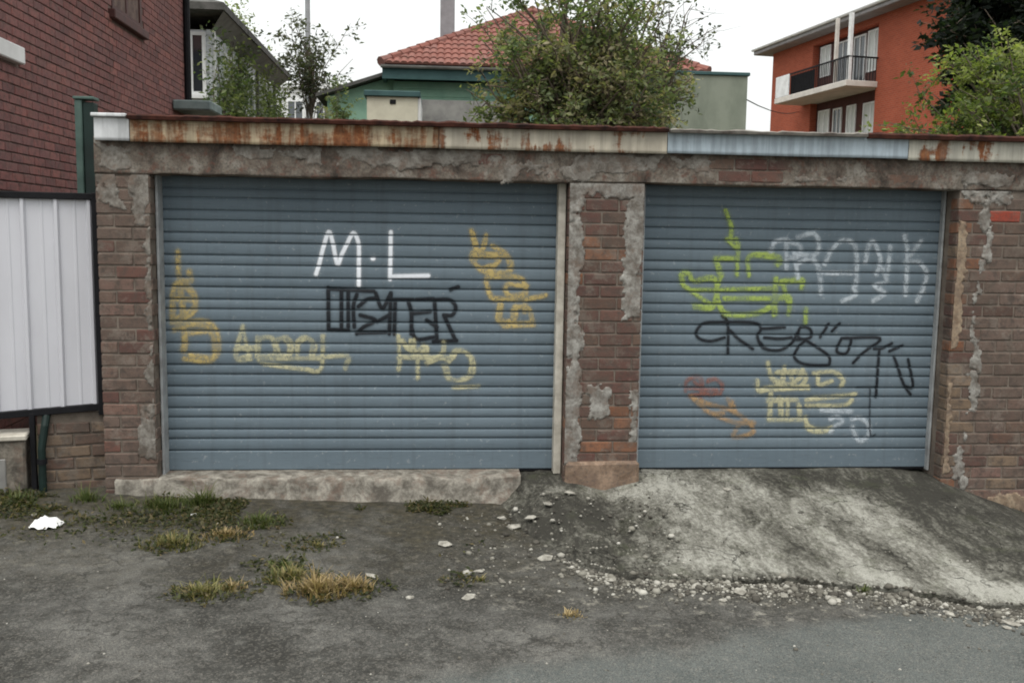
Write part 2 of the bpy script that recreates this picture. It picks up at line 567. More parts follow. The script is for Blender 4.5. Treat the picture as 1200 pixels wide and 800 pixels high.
def apron_mat():
    t = NT('worn concrete driveway')
    p = t.pos()
    lt = t.attr('worn')
    n1 = t.noise(t.pos((1, 0.38, 1), (0, 0, -0.2)), 9.0, 9, 0.78, 0.6)
    n2 = t.noise(t.pos((1, 0.7, 1), (0, 0, -0.2)), 42, 6, 0.75)
    f = t.math('ADD', lt, t.math('MULTIPLY', t.math('SUBTRACT', n1, 0.5), 2.3))
    f = t.math('ADD', f, t.math('MULTIPLY', t.math('SUBTRACT', n2, 0.5), 1.7))
    c = t.ramp(f, [(0.10, (0.040, 0.038, 0.032)), (0.34, (0.085, 0.082, 0.068)), (0.58, (0.155, 0.150, 0.128)), (0.82, (0.245, 0.24, 0.208)), (1.0, (0.34, 0.335, 0.295))])
    fine = t.noise(p, 150, 3)
    c = t.mix(t.ramp(fine, [(0.36, 0.45), (0.5, 0.0)]), c, (0.05, 0.05, 0.042))
    c = t.mix(t.ramp(t.noise(p, 4, 5), [(0.56, 0.0), (0.72, 0.3)]), c, (0.075, 0.085, 0.045))
    nz = t.n('TexNoise')
    nz.inputs['Scale'].default_value = 3.0
    nz.inputs['Detail'].default_value = 6
    t.l(p, nz.inputs['Vector'])
    wv = t.n('VectorMath', operation='ADD')
    t.l(p, wv.inputs[0])
    t.l(nz.outputs['Color'], wv.inputs[1])
    cr = t.n('TexVoronoi', feature='DISTANCE_TO_EDGE')
    cr.inputs['Scale'].default_value = 1.5
    t.l(wv.outputs[0], cr.inputs['Vector'])
    crk = t.ramp(cr.outputs['Distance'], [(0.003, 0.85), (0.012, 0.0)])
    c = t.mix(t.math('MULTIPLY', crk, t.ramp(t.noise(p, 2.2, 4), [(0.44, 0.0), (0.52, 1.0)])), c, (0.025, 0.024, 0.02))
    t.bump(t.math('ADD', n2, t.math('SUBTRACT', t.math('MULTIPLY', fine, 0.5), crk)), 0.8, 0.012)
    return t.done(c, 0.94, 0, 0.15)


M['apron'] = apron_mat()
M['earth'] = simple('dry earth and weeds', (0.12, 0.10, 0.065), (0.05, 0.055, 0.03), 1.5, 0.95, 0.5, 20, 0.1)
M['stone'] = simple('pale broken concrete', (0.37, 0.355, 0.31), (0.14, 0.13, 0.11), 22, 0.95, 0.5, 70, 0.1)
M['pebble'] = None


def pebble_mat():
    t = NT('loose gravel')
    c = t.ramp(t.rnd(), [(0.0, (0.05, 0.046, 0.039)), (0.45, (0.12, 0.112, 0.094)), (0.75, (0.22, 0.21, 0.178)), (1.0, (0.42, 0.405, 0.36))])
    return t.done(c, 0.95, 0, 0.15)


M['pebble'] = pebble_mat()


def leaf_mat(name, trans=0.5):
    t = NT(name)
    a = t.attr('Col', 'Color')
    t.done(a, 0.6, 0, 0.3)
    tr = t.n('BsdfTranslucent')
    t.l(t.mix(1.0, a, (1.0, 1.15, 0.5), 'MULTIPLY'), tr.inputs['Color'])
    mx = t.n('MixShader')
    mx.inputs[0].default_value = trans
    t.l(t.b.outputs[0], mx.inputs[1])
    t.l(tr.outputs[0], mx.inputs[2])
    t.l(mx.outputs[0], t.out.inputs['Surface'])
    return t.m


M['leaf'] = leaf_mat('leaves')
M['blade'] = leaf_mat('grass blades', 0.3)
M['bark'] = simple('grey brown bark', (0.17, 0.14, 0.11), (0.07, 0.058, 0.047), 14, 0.95, 0.7, 40, 0.1)
M['white_sheet'] = simple('white coated steel sheet', (0.53, 0.53, 0.565), (0.45, 0.45, 0.48), 2.0, 0.45, 0.06, 8, 0.35, stretch=(1, 1, 0.3))
M['black_metal'] = simple('black painted steel', (0.012, 0.012, 0.014), (0.007, 0.007, 0.008), 8, 0.6, 0.1, 30, 0.12)
M['green_metal'] = simple('dark green painted metal', (0.006, 0.018, 0.015), (0.004, 0.010, 0.009), 6, 0.6, 0.1, 30)
M['green_metal_pale'] = simple('paler green painted metal', (0.065, 0.105, 0.09), (0.04, 0.07, 0.06), 6, 0.6, 0.1, 30)
M['gutter_grey'] = simple('grey green gutter', (0.17, 0.21, 0.205), (0.10, 0.13, 0.13), 6, 0.6, 0.1, 30)
M['concrete_grey'] = patch_mat('grey concrete block', (0.23, 0.205, 0.17), (0.055, 0.05, 0.042))
M['window_frame_dark'] = simple('dark red brown window joinery', (0.075, 0.028, 0.024), (0.045, 0.02, 0.018), 6, 0.6, 0.1, 30)
M['white_paint'] = simple('white paint', (0.74, 0.75, 0.75), (0.58, 0.585, 0.58), 4, 0.6, 0.08, 30)
M['offwhite'] = simple('off white wall', (0.64, 0.64, 0.63), (0.52, 0.52, 0.51), 3, 0.8, 0.1, 30)
M['cream'] = simple('cream wall', (0.56, 0.53, 0.42), (0.46, 0.43, 0.34), 3, 0.85, 0.15, 30)
M['weatherboard'] = simple('pale grey weatherboard', (0.56, 0.58, 0.60), (0.42, 0.44, 0.46), 3, 0.8, 0.1, 30)
M['roof_dark'] = simple('dark old roof', (0.11, 0.105, 0.10), (0.05, 0.052, 0.046), 4, 0.9, 0.5, 20, 0.15)
M['teal'] = simple('dark teal trim and eaves shade', (0.045, 0.095, 0.095), (0.03, 0.068, 0.07), 3, 0.7, 0.1, 30)
M['mint'] = simple('mint green wall boards', (0.25, 0.41, 0.31), (0.19, 0.33, 0.25), 3, 0.8, 0.1, 30)
M['mint_dull'] = simple('grey green rendered wall', (0.215, 0.235, 0.19), (0.145, 0.165, 0.13), 2.5, 0.9, 0.2, 20, stretch=(1, 1, 0.5))
M['grey_wall'] = simple('weathered grey wall', (0.23, 0.225, 0.21), (0.15, 0.145, 0.14), 4, 0.9, 0.2, 30)
M['flue'] = simple('grey rendered chimney', (0.26, 0.25, 0.26), (0.19, 0.18, 0.19), 5, 0.85, 0.2, 30)


def glass_mat(name, c, rough=0.08):
    t = NT(name)
    return t.done(c, rough, 0, 0.6)


M['glass_dark'] = glass_mat('dark window glass', (0.025, 0.03, 0.035))
M['glass_mid'] = glass_mat('reflective window glass', (0.08, 0.09, 0.10))
M['curtain'] = simple('pale curtain behind glass', (0.60, 0.62, 0.60), (0.42, 0.44, 0.43), 2, 0.7, 0, 30, stretch=(9, 9, 0.4))


def tile_mat():
    t = NT('terracotta roof tile')
    c = t.ramp(t.rnd(), [(0.0, (0.175, 0.068, 0.054)), (0.5, (0.225, 0.088, 0.068)), (1.0, (0.20, 0.095, 0.08))])
    n = t.noise(t.pos(), 5, 6, 0.7)
    c = t.mix(t.ramp(n, [(0.45, 0.0), (0.68, 0.6)]), c, (0.13, 0.075, 0.06))
    t.bump(n, 0.2, 0.01)
    return t.done(c, 0.85, 0, 0.25)


M['tile'] = tile_mat()


def flats_brick():
    t = NT('orange red brick of the flats')
    tc = t.n('TexCoord')
    mp = t.n('Mapping')
    t.l(tc.outputs['Object'], mp.inputs['Vector'])
    # swing the pattern so that it runs along both wall directions
    sx = t.n('SeparateXYZ')
    t.l(mp.outputs[0], sx.inputs[0])
    cx = t.n('CombineXYZ')
    t.l(t.math('ADD', sx.outputs[0], sx.outputs[1]), cx.inputs[0])
    t.l(sx.outputs[2], cx.inputs[1])
    b = t.n('TexBrick')
    b.inputs['Scale'].default_value = 1.0
    b.inputs['Brick Width'].default_value = 0.24
    b.inputs['Row Height'].default_value = 0.086
    b.inputs['Mortar Size'].default_value = 0.006
    b.inputs['Color1'].default_value = (0.37, 0.09, 0.05, 1)
    b.inputs['Color2'].default_value = (0.30, 0.072, 0.042, 1)
    b.inputs['Mortar'].default_value = (0.30, 0.16, 0.11, 1)
    t.l(cx.outputs[0], b.inputs['Vector'])
    n = t.noise(t.pos(), 0.8, 6)
    c = t.mix(t.ramp(n, [(0.4, 0.0), (0.7, 0.35)]), b.outputs['Color'], (0.22, 0.06, 0.035))
    return t.done(c, 0.92, 0, 0.1)


M['flats_brick'] = flats_brick()
M['flats_shaded'] = simple('brick recess with painted shade', (0.085, 0.035, 0.03), (0.06, 0.026, 0.022), 3, 0.9, 0.1, 20)  # brick darkened to carry the shade of the balcony bay
M['fascia_board'] = simple('grey eaves board', (0.30, 0.285, 0.29), (0.22, 0.21, 0.215), 3, 0.7, 0.1, 20)
M['slab'] = simple('pale concrete slab', (0.62, 0.58, 0.53), (0.48, 0.45, 0.41), 2, 0.85, 0.1, 20)
M['metal_pole'] = simple('grey steel pole', (0.30, 0.31, 0.32), (0.22, 0.225, 0.23), 4, 0.5, 0.05, 30)
M['paper'] = simple('white crumpled paper', (0.83, 0.83, 0.82), (0.74, 0.74, 0.73), 9, 0.8, 0.1, 40)
M['iron'] = simple('corrugated roof iron', (0.28, 0.26, 0.25), (0.17, 0.12, 0.10), 2.5, 0.6, 0.2, 20)

# ================================================================ ground
def road_z(x, y):
    return -0.20 - 0.03 * np.clip(x, -12, 14)


def terrain_z(x, y):
    return road_z(x, y) + 2.2 * sstep(3.0, 14.0, np.asarray(y, float)) + 2.0 * sstep(14.0, 60.0, np.asarray(y, float))


def tz(x, y):
    return float(terrain_z(x, y))


def far_terrain(X, Y):
    return np.stack([X, Y, terrain_z(X, Y) - 0.06 + 0.03 * vnoise(X, Y, 0.3, 5)], 1)


tx = np.concatenate([np.linspace(-600, -30, 16), np.linspace(-24, 30, 45), np.linspace(40, 600, 16)])
ty = np.concatenate([np.linspace(-600, -30, 16), np.linspace(-20, 60, 60), np.linspace(75, 600, 14)])
tag(mesh_obj('ground', grid_mesh('ground', tx, ty, far_terrain), M['earth']), kind='structure')


def road_surface(X, Y):
    n = vnoise(X, Y, 1.2, 1) * 0.012 + vnoise(X, Y, 7.0, 2) * 0.004
    near = sstep(-1.7, -0.3, Y) * sstep(0.9, 0.4, X) * sstep(-6, -2.8, X)     # crumbled strip against the wall
    n = n + near * (0.018 + 0.022 * vnoise(X, Y, 3.5, 3))
    patch = sstep(-2.15, -2.3, Y + 0.10 * vnoise(X, Y, 1.3, 8) + 0.05 * X * 0) # newer sheet of asphalt along the lane
    n = n + patch * 0.012
    return np.stack([X, Y, road_z(X, Y) + n], 1)


rx = np.concatenate([np.linspace(-40, -6, 14), np.linspace(-5, -3.6, 8), np.arange(-3.5, 5.6, 0.04), np.linspace(5.8, 8, 6), np.linspace(9, 40, 12)])
ry = np.concatenate([np.linspace(-12, -4.6, 16), np.linspace(-4.4, -3.4, 8), np.arange(-3.35, 0.3, 0.04)])
rme = grid_mesh('road', rx, ry, road_surface)
rv = np.empty(len(rme.vertices) * 3, np.float32)
rme.vertices.foreach_get('co', rv)
rv = rv.reshape(-1, 3)
RX, RY = rv[:, 0], rv[:, 1]
wob = vnoise(RX, RY, 1.6, 21) * 0.28 + vnoise(RX, RY, 6, 22) * 0.10
pt_attr(rme, 'newer', sstep(-2.30, -2.55, RY + wob * 0.6 + np.clip(0.55 - 0.35 * RX, -0.3, 0.9)))
pt_attr(rme, 'dirt', np.clip(sstep(-1.15, -0.45, RY + wob * 1.5) * sstep(1.1, 0.3, RX) + 0.45 * sstep(-2.3, -1.5, RY + wob * 1.4), 0, 1))
pt_attr(rme, 'grit', np.clip(sstep(-2.75, -2.0, RY + wob) * sstep(-0.2, 0.9, RX + wob) + 0.35 * sstep(-2.5, -1.0, RY + wob), 0, 1))
road = tag(mesh_obj('road', rme, M['road']), kind='structure')


# driveway ramp in front of the second door, its lower edge broken away
def apron_back(x):
    return np.interp(x, [0.45, 0.62, 0.9, 1.2, 1.42, 1.55, 3.45, 3.75, 4.4, 5.6], [-0.20, -0.025, -0.018, -0.075, -0.025, -0.012, -0.012, -0.05, -0.30, -0.335])


def apron_front(x):
    y = np.interp(x, [0.45, 0.62, 0.85, 1.1, 1.5, 2.0, 2.5, 3.0, 3.6, 4.4, 5.6], [-0.62, -1.05, -1.5, -1.66, -1.70, -1.74, -1.83, -2.02, -2.22, -2.3, -2.35])
    j = vnoise(x, x * 0 + 3.3, 3.4, 41, 2) * 0.07 + vnoise(x, x * 0 + 7.7, 14.0, 42, 2) * 0.035
    return y + j


AX = np.linspace(0.45, 5.6, 240)
AT = np.concatenate([np.linspace(0, 1, 56), [1.0]])
XX, TT = np.meshgrid(AX, AT)
YF = apron_front(XX)
YB = 0.10 + 0 * XX
YY = YB + (YF - YB) * TT
tt = np.clip((YY + 0.12) / (YF + 0.12), 0, 1)
ZB = apron_back(XX)
ZF = road_z(XX, YY) + np.interp(XX, [0.45, 1.2, 1.9], [-0.005, 0.004, 0.03])
ZZ = ZB + (np.minimum(ZF, ZB) - ZB) * (tt ** 0.92) + 0.010 * vnoise(XX, YY, 2.6, 44) + 0.005 * vnoise(XX, YY, 11, 45) + 0.016 * sstep(1.5, 1.1, XX) * vnoise(XX, YY, 9, 46)
YY[-1] += 0.02
ZZ[-1] = road_z(XX[-1], YY[-1]) - 0.05                     # skirt of the broken edge
AP = np.stack([XX.ravel(), YY.ravel(), ZZ.ravel()], 1)
ame = bpy.data.meshes.new('driveway_ramp')
nx_, ny_ = len(AX), len(AT)
ii = np.arange(nx_ - 1)[None, :] + nx_ * np.arange(ny_ - 1)[:, None]
fast_mesh(ame, AP, np.stack([ii + nx_, ii + 1 + nx_, ii + 1, ii], -1).reshape(-1, 4))
sm_ = np.ones(len(ame.polygons), bool)
sm_[-2 * (nx_ - 1):] = False
ame.polygons.foreach_set('use_smooth', sm_)


def seg_d(X, Y, pts, w):
    d = np.full(X.shape, 9.0)
    for (x0, y0), (x1, y1) in zip(pts[:-1], pts[1:]):
        dx, dy = x1 - x0, y1 - y0
        s = np.clip(((X - x0) * dx + (Y - y0) * dy) / (dx * dx + dy * dy), 0, 1)
        d = np.minimum(d, np.hypot(X - x0 - s * dx, Y - y0 - s * dy))
    return np.clip(1 - d / w, 0, 1)


ax_, ay_ = AP[:, 0], AP[:, 1]
wx = ax_ + 0.10 * vnoise(ax_, ay_, 3, 51)
wy = ay_ + 0.10 * vnoise(ax_, ay_, 3, 52)
worn = 0.36 + 0.10 * vnoise(ax_, ay_, 1.5, 53)
worn += 0.50 * seg_d(wx, wy, [(1.55, -0.15), (1.75, -0.7), (1.8, -1.1)], 0.55)      # bleached concrete in front of the door
worn += 0.40 * seg_d(wx, wy, [(2.15, -0.2), (2.35, -0.76), (2.51, -1.21), (2.5, -1.65)], 0.22)   # wheel tracks
worn += 0.50 * seg_d(wx, wy, [(2.75, -0.5), (2.95, -1.15), (3.07, -1.75), (3.3, -2.0)], 0.26)
worn += 0.35 * seg_d(wx, wy, [(1.2, -1.4), (2.0, -1.55), (3.3, -1.95)], 0.20)
worn -= 0.17 * sstep(3.05, 3.5, wx) * sstep(-1.75, -1.3, wy)
worn -= 0.22 * sstep(1.42, 1.0, wx)
worn -= 0.28 * seg_d(wx, wy, [(2.6, -0.2), (3.4, -0.45)], 0.35)
worn -= 0.20 * seg_d(wx, wy, [(2.05, -0.9), (2.2, -1.4)], 0.25)
worn += 0.34 * seg_d(wx, wy, [(0.55, -0.38), (1.0, -0.36), (1.5, -0.4)], 0.2)
pt_attr(ame, 'worn', np.clip(worn, 0, 1))
tag(mesh_obj('driveway_ramp', ame, M['apron']), kind='structure')

# ================================================================ the garage
GB = Vector((1.2, 0.0, -0.2))
garage = empty('brick_garage', GB)
tag(garage, 'low brown brick double garage with two graffitied blue grey roller doors', 'garage')
WY = -0.22                       # face of the brickwork


def brick_mesh(name, w, d, h, seed):
    """Brick with worn, slightly uneven arrises; origin at the middle of its lower front edge, x along, y into the wall."""
    r = random.Random(seed)
    m = MB()
    c = 0.006
    m.cbox(-w / 2, w / 2, 0, d, 0, h, c)
    m.v = [(x + r.uniform(-.0018, .0018), y + r.uniform(-.0016, .0016), z + r.uniform(-.0018, .0018)) for x, y, z in m.v]
    return m.mesh(name)


def brick_set(mat, n=5, w=0.23, d=0.11, h=0.076, seed=0):
    out = []
    for i in range(n):
        me = brick_mesh('brick', w, d, h, seed + i)
        me.materials.append(mat)
        out.append(me)
    return out


BR = {k: brick_set(M['brick_' + k], 4 if k != 'red' else 1, seed=100 * i) for i, k in enumerate(('brown', 'plum', 'orange', 'red', 'tan', 'grimy'))}


def lay_bricks(parent, x0, x1, z0, z1, y, picks, rnd, skip=None, name='brick', special=None, bw=0.23):
    """Running bond between x0 and x1; cut bricks at the ends."""
    off = pbase(parent)
    course = 0
    z = z0
    n = 0
    while z + 0.06 < z1:
        st = 0.0 if course % 2 == 0 else -0.12
        x = x0 + st
        while x < x1 - 0.02:
            a, b = max(x, x0), min(x + bw, x1)
            x += bw + 0.010
            if b - a < 0.035: continue
            cxm = (a + b) / 2
            if skip and skip(cxm, z + 0.04): continue
            key = special(cxm, z + 0.04) if special else None
            key = key or rnd.choices([p[0] for p in picks], [p[1] for p in picks])[0]
            o = bpy.data.objects.new(name, rnd.choice(BR[key]))
            col.objects.link(o)
            o.parent = parent
            hh = min(0.076, z1 - z)
            o.location = (cxm - off.x, y + rnd.uniform(-0.003, 0.003) - off.y, z - off.z)
            o.scale = ((b - a) / bw, 1, hh / 0.076)
            n += 1
        z += 0.086
        course += 1
    return n


def render_skin(parent, regions, y, seed, mat, amp=0.055, step=0.008, name='render_patch'):
    """Skins of old cement left on the brickwork: one part for each rough region, its edge eaten away."""
    for q, (x0, x1, z0, z1) in enumerate(regions):
        pad = 0.05
        xs, zs = np.arange(x0 - pad, x1 + pad, step), np.arange(z0 - pad, z1 + pad, step)
        X, Z = np.meshgrid(xs, zs)
        lim = np.minimum(np.minimum(X - x0, x1 - X), np.minimum(Z - z0, z1 - Z))
        m = np.minimum(lim, 0.05) + amp * vnoise(X, Z, 7, seed + q, 4) + 0.35 * amp * vnoise(X, Z, 30, seed + q + 7, 2) - 0.012
        hard = LIMITS.get(parent.name)
        if hard: m = np.where((X < hard[0] + 0.004) | (X > hard[1] - 0.004) | (Z > hard[2]), -1, m)
        th = 0.002 + np.clip(m, 0, 0.02) * 0.16 + 0.0018 * vnoise(X, Z, 18, seed + q + 3, 3)
        n = len(xs)
        i = np.arange(n - 1)[None, :] + n * np.arange(len(zs) - 1)[:, None]
        F = np.stack([i, i + 1, i + 1 + n, i + n], -1).reshape(-1, 4)
        mm = m.ravel()
        F = F[mm[F].min(1) > 0]
        if not len(F): continue
        used = np.unique(F)
        re = np.full(len(mm), -1)
        re[used] = np.arange(len(used))
        V = np.stack([X.ravel(), (y - th).ravel(), Z.ravel()], 1)[used]
        rim = (mm[used] < 0.012)
        V[rim, 1] = y + 0.004
        me = bpy.data.meshes.new(name)
        off = pbase(parent)
        fast_mesh(me, V - np.array(off), re[F])
        me.polygons.foreach_set('use_smooth', np.ones(len(me.polygons), bool))
        mesh_obj(name, me, mat, parent)


LIMITS = {}
DOORS = ((-1.943, 0.889), (1.475, 3.74))
rb = random.Random(3)
# left pier
pl = MB().box(-2.288, -1.942, WY + 0.007, 0.12, -0.32, 2.085).build('pier', M['mortar'], garage)
lay_bricks(pl, -2.294, -1.936, -0.25, 2.08, WY, (('grimy', 9), ('plum', 1)), rb)
LIMITS[pl.name] = (-2.294, -1.936, 2.08)
render_skin(pl, [(-2.08, -1.92, 1.70, 2.12), (-2.08, -1.92, 0.12, 0.55), (-2.32, -2.12, 1.86, 2.12), (-1.99, -1.92, 0.5, 1.75)], WY - 0.002, 60, M['patch_dim'])
# centre pier
pc = MB().box(0.909, 1.431, WY + 0.007, 0.12, -0.32, 2.085).build('pier', M['mortar'], garage)


def centre_special(x, z):
    if 0.15 < z < 0.52 and x > 1.2: return 'orange' if rb.random() < 0.7 else None
    return None


lay_bricks(pc, 0.903, 1.437, -0.09, 2.08, WY, (('plum', 7), ('brown', 3), ('orange', 1.2)), rb, special=centre_special)
LIMITS[pc.name] = (0.903, 1.437, 2.08)
render_skin(pc, [(0.87, 1.03, 0.06, 2.12), (1.29, 1.47, 1.60, 2.12), (1.30, 1.47, 1.12, 1.70), (0.95, 1.42, 1.95, 2.12), (1.06, 1.26, 0.40, 0.66), (1.36, 1.47, 0.22, 0.62)], WY - 0.002, 80, M['patch'])
fb = MB().cbox(0.915, 1.45, WY - 0.035, 0.10, -0.16, 0.105, 0.02)
fb.v = [(x + 0.012 * mnoise.noise((x * 9, y * 9, z * 9)), y + 0.01 * mnoise.noise((x * 7 + 5, y * 7, z * 7)), z + 0.012 * mnoise.noise((x * 6, y * 6 + 3, z * 6))) for x, y, z in fb.v]
fb.build('footing', M['patch_brown'], pc)['label'] = 'brown cement footing of the pier'
# wall right of the second door
pw = MB().box(3.738, 6.6, WY + 0.007, 0.12, -0.60, 2.08).build('wall', M['mortar'], garage)


def wall_special(x, z):
    if 4.0 < x < 4.18 and 1.86 < z < 1.94: return 'red'
    if x < 3.93: return rb.choices(['orange', 'tan', 'plum', 'brown'], [3, 3.2, 3, 2])[0]
    return None


lay_bricks(pw, 3.732, 4.99, -0.55, 2.08, WY, (('grimy', 8), ('brown', 2), ('tan', 0.6), ('plum', 0.6)), rb, special=wall_special)
rest = MB()
z_ = -0.55
k_ = 0
while z_ < 2.06:
    x_ = 5.0 - (0.12 if k_ % 2 else 0)
    while x_ < 6.55:
        a_, b_ = max(x_, 5.0), min(x_ + 0.23, 6.6)
        if b_ - a_ > 0.03: rest.box(a_, b_, WY, WY + 0.05, z_, min(z_ + 0.076, 2.085))
        x_ += 0.24
    z_ += 0.086
    k_ += 1
tag(rest.build('brickwork', M['brick_brown'], pw), kind='stuff')
# pale mortar smeared down a crack between the jamb and the wall
LIMITS[pw.name] = (3.732, 6.6, 2.08)
rc = np.random.default_rng(5)
zc = 2.1
regs = [(3.72, 4.16, 1.95, 2.12)]
for i in range(9):
    hz = rc.uniform(0.2, 0.34)
    xc = 3.95 + 0.03 * math.sin(i * 1.7) - 0.008 * i
    regs.append((xc - rc.uniform(.03, .06), xc + rc.uniform(.03, .07), zc - hz, zc + 0.03))
    zc -= hz * 0.95
render_skin(pw, regs, WY - 0.002, 120, M['patch'], 0.06)
render_skin(pw, [(3.71, 3.83, 0.9, 1.9), (3.71, 3.80, 0.0, 0.7), (4.1, 4.6, -0.4, -0.15)], WY - 0.001, 140, M['patch_tan'], 0.06)
# lintel: a long rendered beam with a worn face
LX = np.linspace(-2.296, 6.6, 420)
LZ = np.linspace(2.083, 2.32, 22)
X_, Z_ = np.meshgrid(LX, LZ)
dn = vnoise(X_, Z_, 3.2, 61, 4) * 0.010 + np.maximum(0, vnoise(X_, Z_, 7, 62, 3)) * 0.012
Zl = Z_.copy()
Zl[0] += 0.010 * vnoise(LX, LX * 0, 5, 63)
lv = np.stack([X_.ravel(), (WY - 0.004 + dn).ravel(), Zl.ravel()], 1)
nb = len(lv)
low = np.stack([LX, np.full_like(LX, 0.12), Zl[0]], 1)
top = np.stack([LX, np.full_like(LX, 0.12), Zl[-1]], 1)
n1_ = len(LX)
gi = np.arange(n1_ - 1)[None, :] + n1_ * np.arange(len(LZ) - 1)[:, None]
F1 = np.stack([gi, gi + 1, gi + 1 + n1_, gi + n1_], -1).reshape(-1, 4)
ji = np.arange(n1_ - 1)
F2 = np.stack([nb + ji, nb + ji + 1, ji + 1, ji], -1)
tb = (len(LZ) - 1) * n1_
F3 = np.stack([tb + ji, tb + ji + 1, nb + n1_ + ji + 1, nb + n1_ + ji], -1)
lme = bpy.data.meshes.new('lintel')
fast_mesh(lme, np.concatenate([lv, low, top]) - np.array(GB), np.concatenate([F1, F2, F3]))
lint = mesh_obj('lintel', lme, M['render'], garage)
BASE[lint.name] = GB
lint['label'] = 'rendered beam over the doors, stained grey and brown'
render_skin(lint, [(-2.29, -2.02, 2.08, 2.29), (-0.7, 0.3, 2.15, 2.30), (0.45, 1.15, 2.08, 2.24), (1.58, 1.9, 2.16, 2.31), (-1.4, -0.8, 2.17, 2.30), (0.9, 1.55, 2.13, 2.30), (3.7, 4.15, 2.09, 2.21), (2.5, 2.9, 2.10, 2.16)], WY - 0.004, 170, M['patch_dim'], 0.07)
# a few bricks that show where the render has dropped off
for i, (x, z) in enumerate([(1.95, 2.19), (2.19, 2.19), (2.43, 2.19), (3.14, 2.19), (2.07, 2.105), (2.31, 2.105), (3.3, 2.105), (0.32, 2.19), (4.35, 2.16)]):
    o = bpy.data.objects.new('brick', BR['plum' if i % 3 else 'brown'][i % 4])
    col.objects.link(o)
    o.parent = lint
    o.location = (x - GB.x, WY - 0.004 - GB.y, z - GB.z)

# fascia: five lengths of flashing under a rusted capping
FY = -0.275
for i, (x0, x1, key, dz) in enumerate([(-2.27, -2.045, 'fascia_white', 0.004), (-2.04, -0.005, 'fascia_rusty', 0.0), (0.0, 1.57, 'fascia_cream', -0.003), (1.576, 3.30, 'fascia_blue', 0.0), (3.305, 4.4, 'fascia_grey', -0.012), (4.405, 6.62, 'fascia_rusty', -0.014)]):
    xs = np.linspace(x0, x1, max(8, int((x1 - x0) / 0.04)))
    zs = np.linspace(2.288 + dz, 2.437 + dz * 0.4, 7)
    X_, Z_ = np.meshgrid(xs, zs)
    yy = FY + 0.006 * vnoise(X_, Z_, 1.6, 70 + i) + 0.003 * vnoise(X_, Z_, 6, 80 + i)
    v1 = np.stack([X_.ravel(), yy.ravel(), (Z_ + 0.004 * vnoise(X_, Z_ * 0, 1.5, 90 + i)).ravel()], 1)
    v2 = v1 + np.array([0, 0.004, 0])
    n_ = len(xs)
    g_ = np.arange(n_ - 1)[None, :] + n_ * np.arange(6)[:, None]
    Fa = np.stack([g_, g_ + 1, g_ + 1 + n_, g_ + n_], -1).reshape(-1, 4)
    Fb = Fa[:, ::-1] + len(v1)
    e = np.arange(n_ - 1)
    Fc = np.stack([e + len(v1), e + 1 + len(v1), e + 1, e], -1)
    me = bpy.data.meshes.new('fascia_panel')
    fast_mesh(me, np.concatenate([v1, v2]) - np.array(GB), np.concatenate([Fa, Fb, Fc]))
    me.polygons.foreach_set('use_smooth', np.ones(len(me.polygons), bool))
    o = mesh_obj('fascia_panel', me, M[key], garage)
    BASE[o.name] = GB
    o['label'] = {'fascia_white': 'short white length of flashing', 'fascia_rusty': 'cream flashing streaked with brown rust', 'fascia_cream': 'cream flashing with patches of rust', 'fascia_blue': 'blue grey galvanised flashing', 'fascia_grey': 'grey flashing with rust stains'}[key]
# board behind the flashing
MB().box(-2.26, 6.6, -0.267, -0.228, 2.30, 2.430).build('fascia_board', M['roof_dark'], garage)


def capping(x0, x1, z, h, seed, mat):
    m = MB()
    n = max(6, int((x1 - x0) / 0.035))
    for i in range(n + 1):
        x = x0 + (x1 - x0) * i / n
        a = mnoise.noise((x * 6, seed, 0)) * 0.010 + mnoise.noise((x * 25, seed, 3)) * 0.010
        b = mnoise.noise((x * 9, seed + 9, 0)) * 0.006
        hh = max(0.012, h + a)
        m.v += [(x, -0.325 + b, z - 0.004), (x, -0.332 + b, z + hh * 0.6), (x, -0.31, z + hh), (x, -0.15, z + hh * 0.9), (x, -0.15, z - 0.004)]
        if i:
            for k in range(5):
                q = (i - 1) * 5
                m.f.append((q + k, q + (k + 1) % 5, q + 5 + (k + 1) % 5, q + 5 + k))
    m.f += [(0, 4, 3, 2, 1), tuple(n * 5 + k for k in range(5))]
    return m.build('roof_capping', mat, garage)


capping(-2.045, 1.57, 2.432, 0.030, 1.0, M['rust'])['label'] = 'dark red rusted roof capping'
capping(1.58, 2.98, 2.43, 0.022, 2.0, M['rust_grey'])['label'] = 'grey roof capping'
capping(2.99, 6.62, 2.423, 0.036, 3.0, M['rust'])['label'] = 'dark red rusted roof capping'
MB().cbox(-2.28, -2.055, -0.31, -0.16, 2.443, 2.466, 0.005).build('roof_capping', M['fascia_white'], garage)
# corrugated iron roof and the side and rear walls
rf = MB()
nx = 300
for i in range(nx + 1):
    x = -2.28 + 8.85 * i / nx
    zc_ = 0.008 * math.sin(i * 2 * math.pi / 7.5)
    rf.v += [(x, -0.145, 2.436 + zc_), (x, 5.6, 2.33 + zc_)]
    if i: rf.f.append((2 * i - 2, 2 * i, 2 * i + 1, 2 * i - 1))
rf.build('roof', M['iron'], garage)
MB().box(-2.304, -2.19, 0.121, 5.4, -0.4, 2.29).box(6.48, 6.6, 0.121, 5.4, -0.6, 2.29).box(-2.189, 6.479, 5.28, 5.4, -0.4, 2.29).build('rear_wall', M['brick_brown'], garage)

# ---- roller doors
PITCH_D = 0.0778
PROF = [(0.0, 0.0), (0.004, 0.0), (0.0065, -0.0115), (0.013, -0.0145), (0.039, -0.0155), (0.064, -0.0145), (0.0705, -0.0115), (0.073, 0.0), (0.0778, 0.0)]
D_Y = 0.014            # depth of the groove bottoms
Z0D = 0.138            # lowest slat starts above the bottom rail
NSL = 26
RIB = (1.14, 0.86)     # wide and narrow ribs take turns


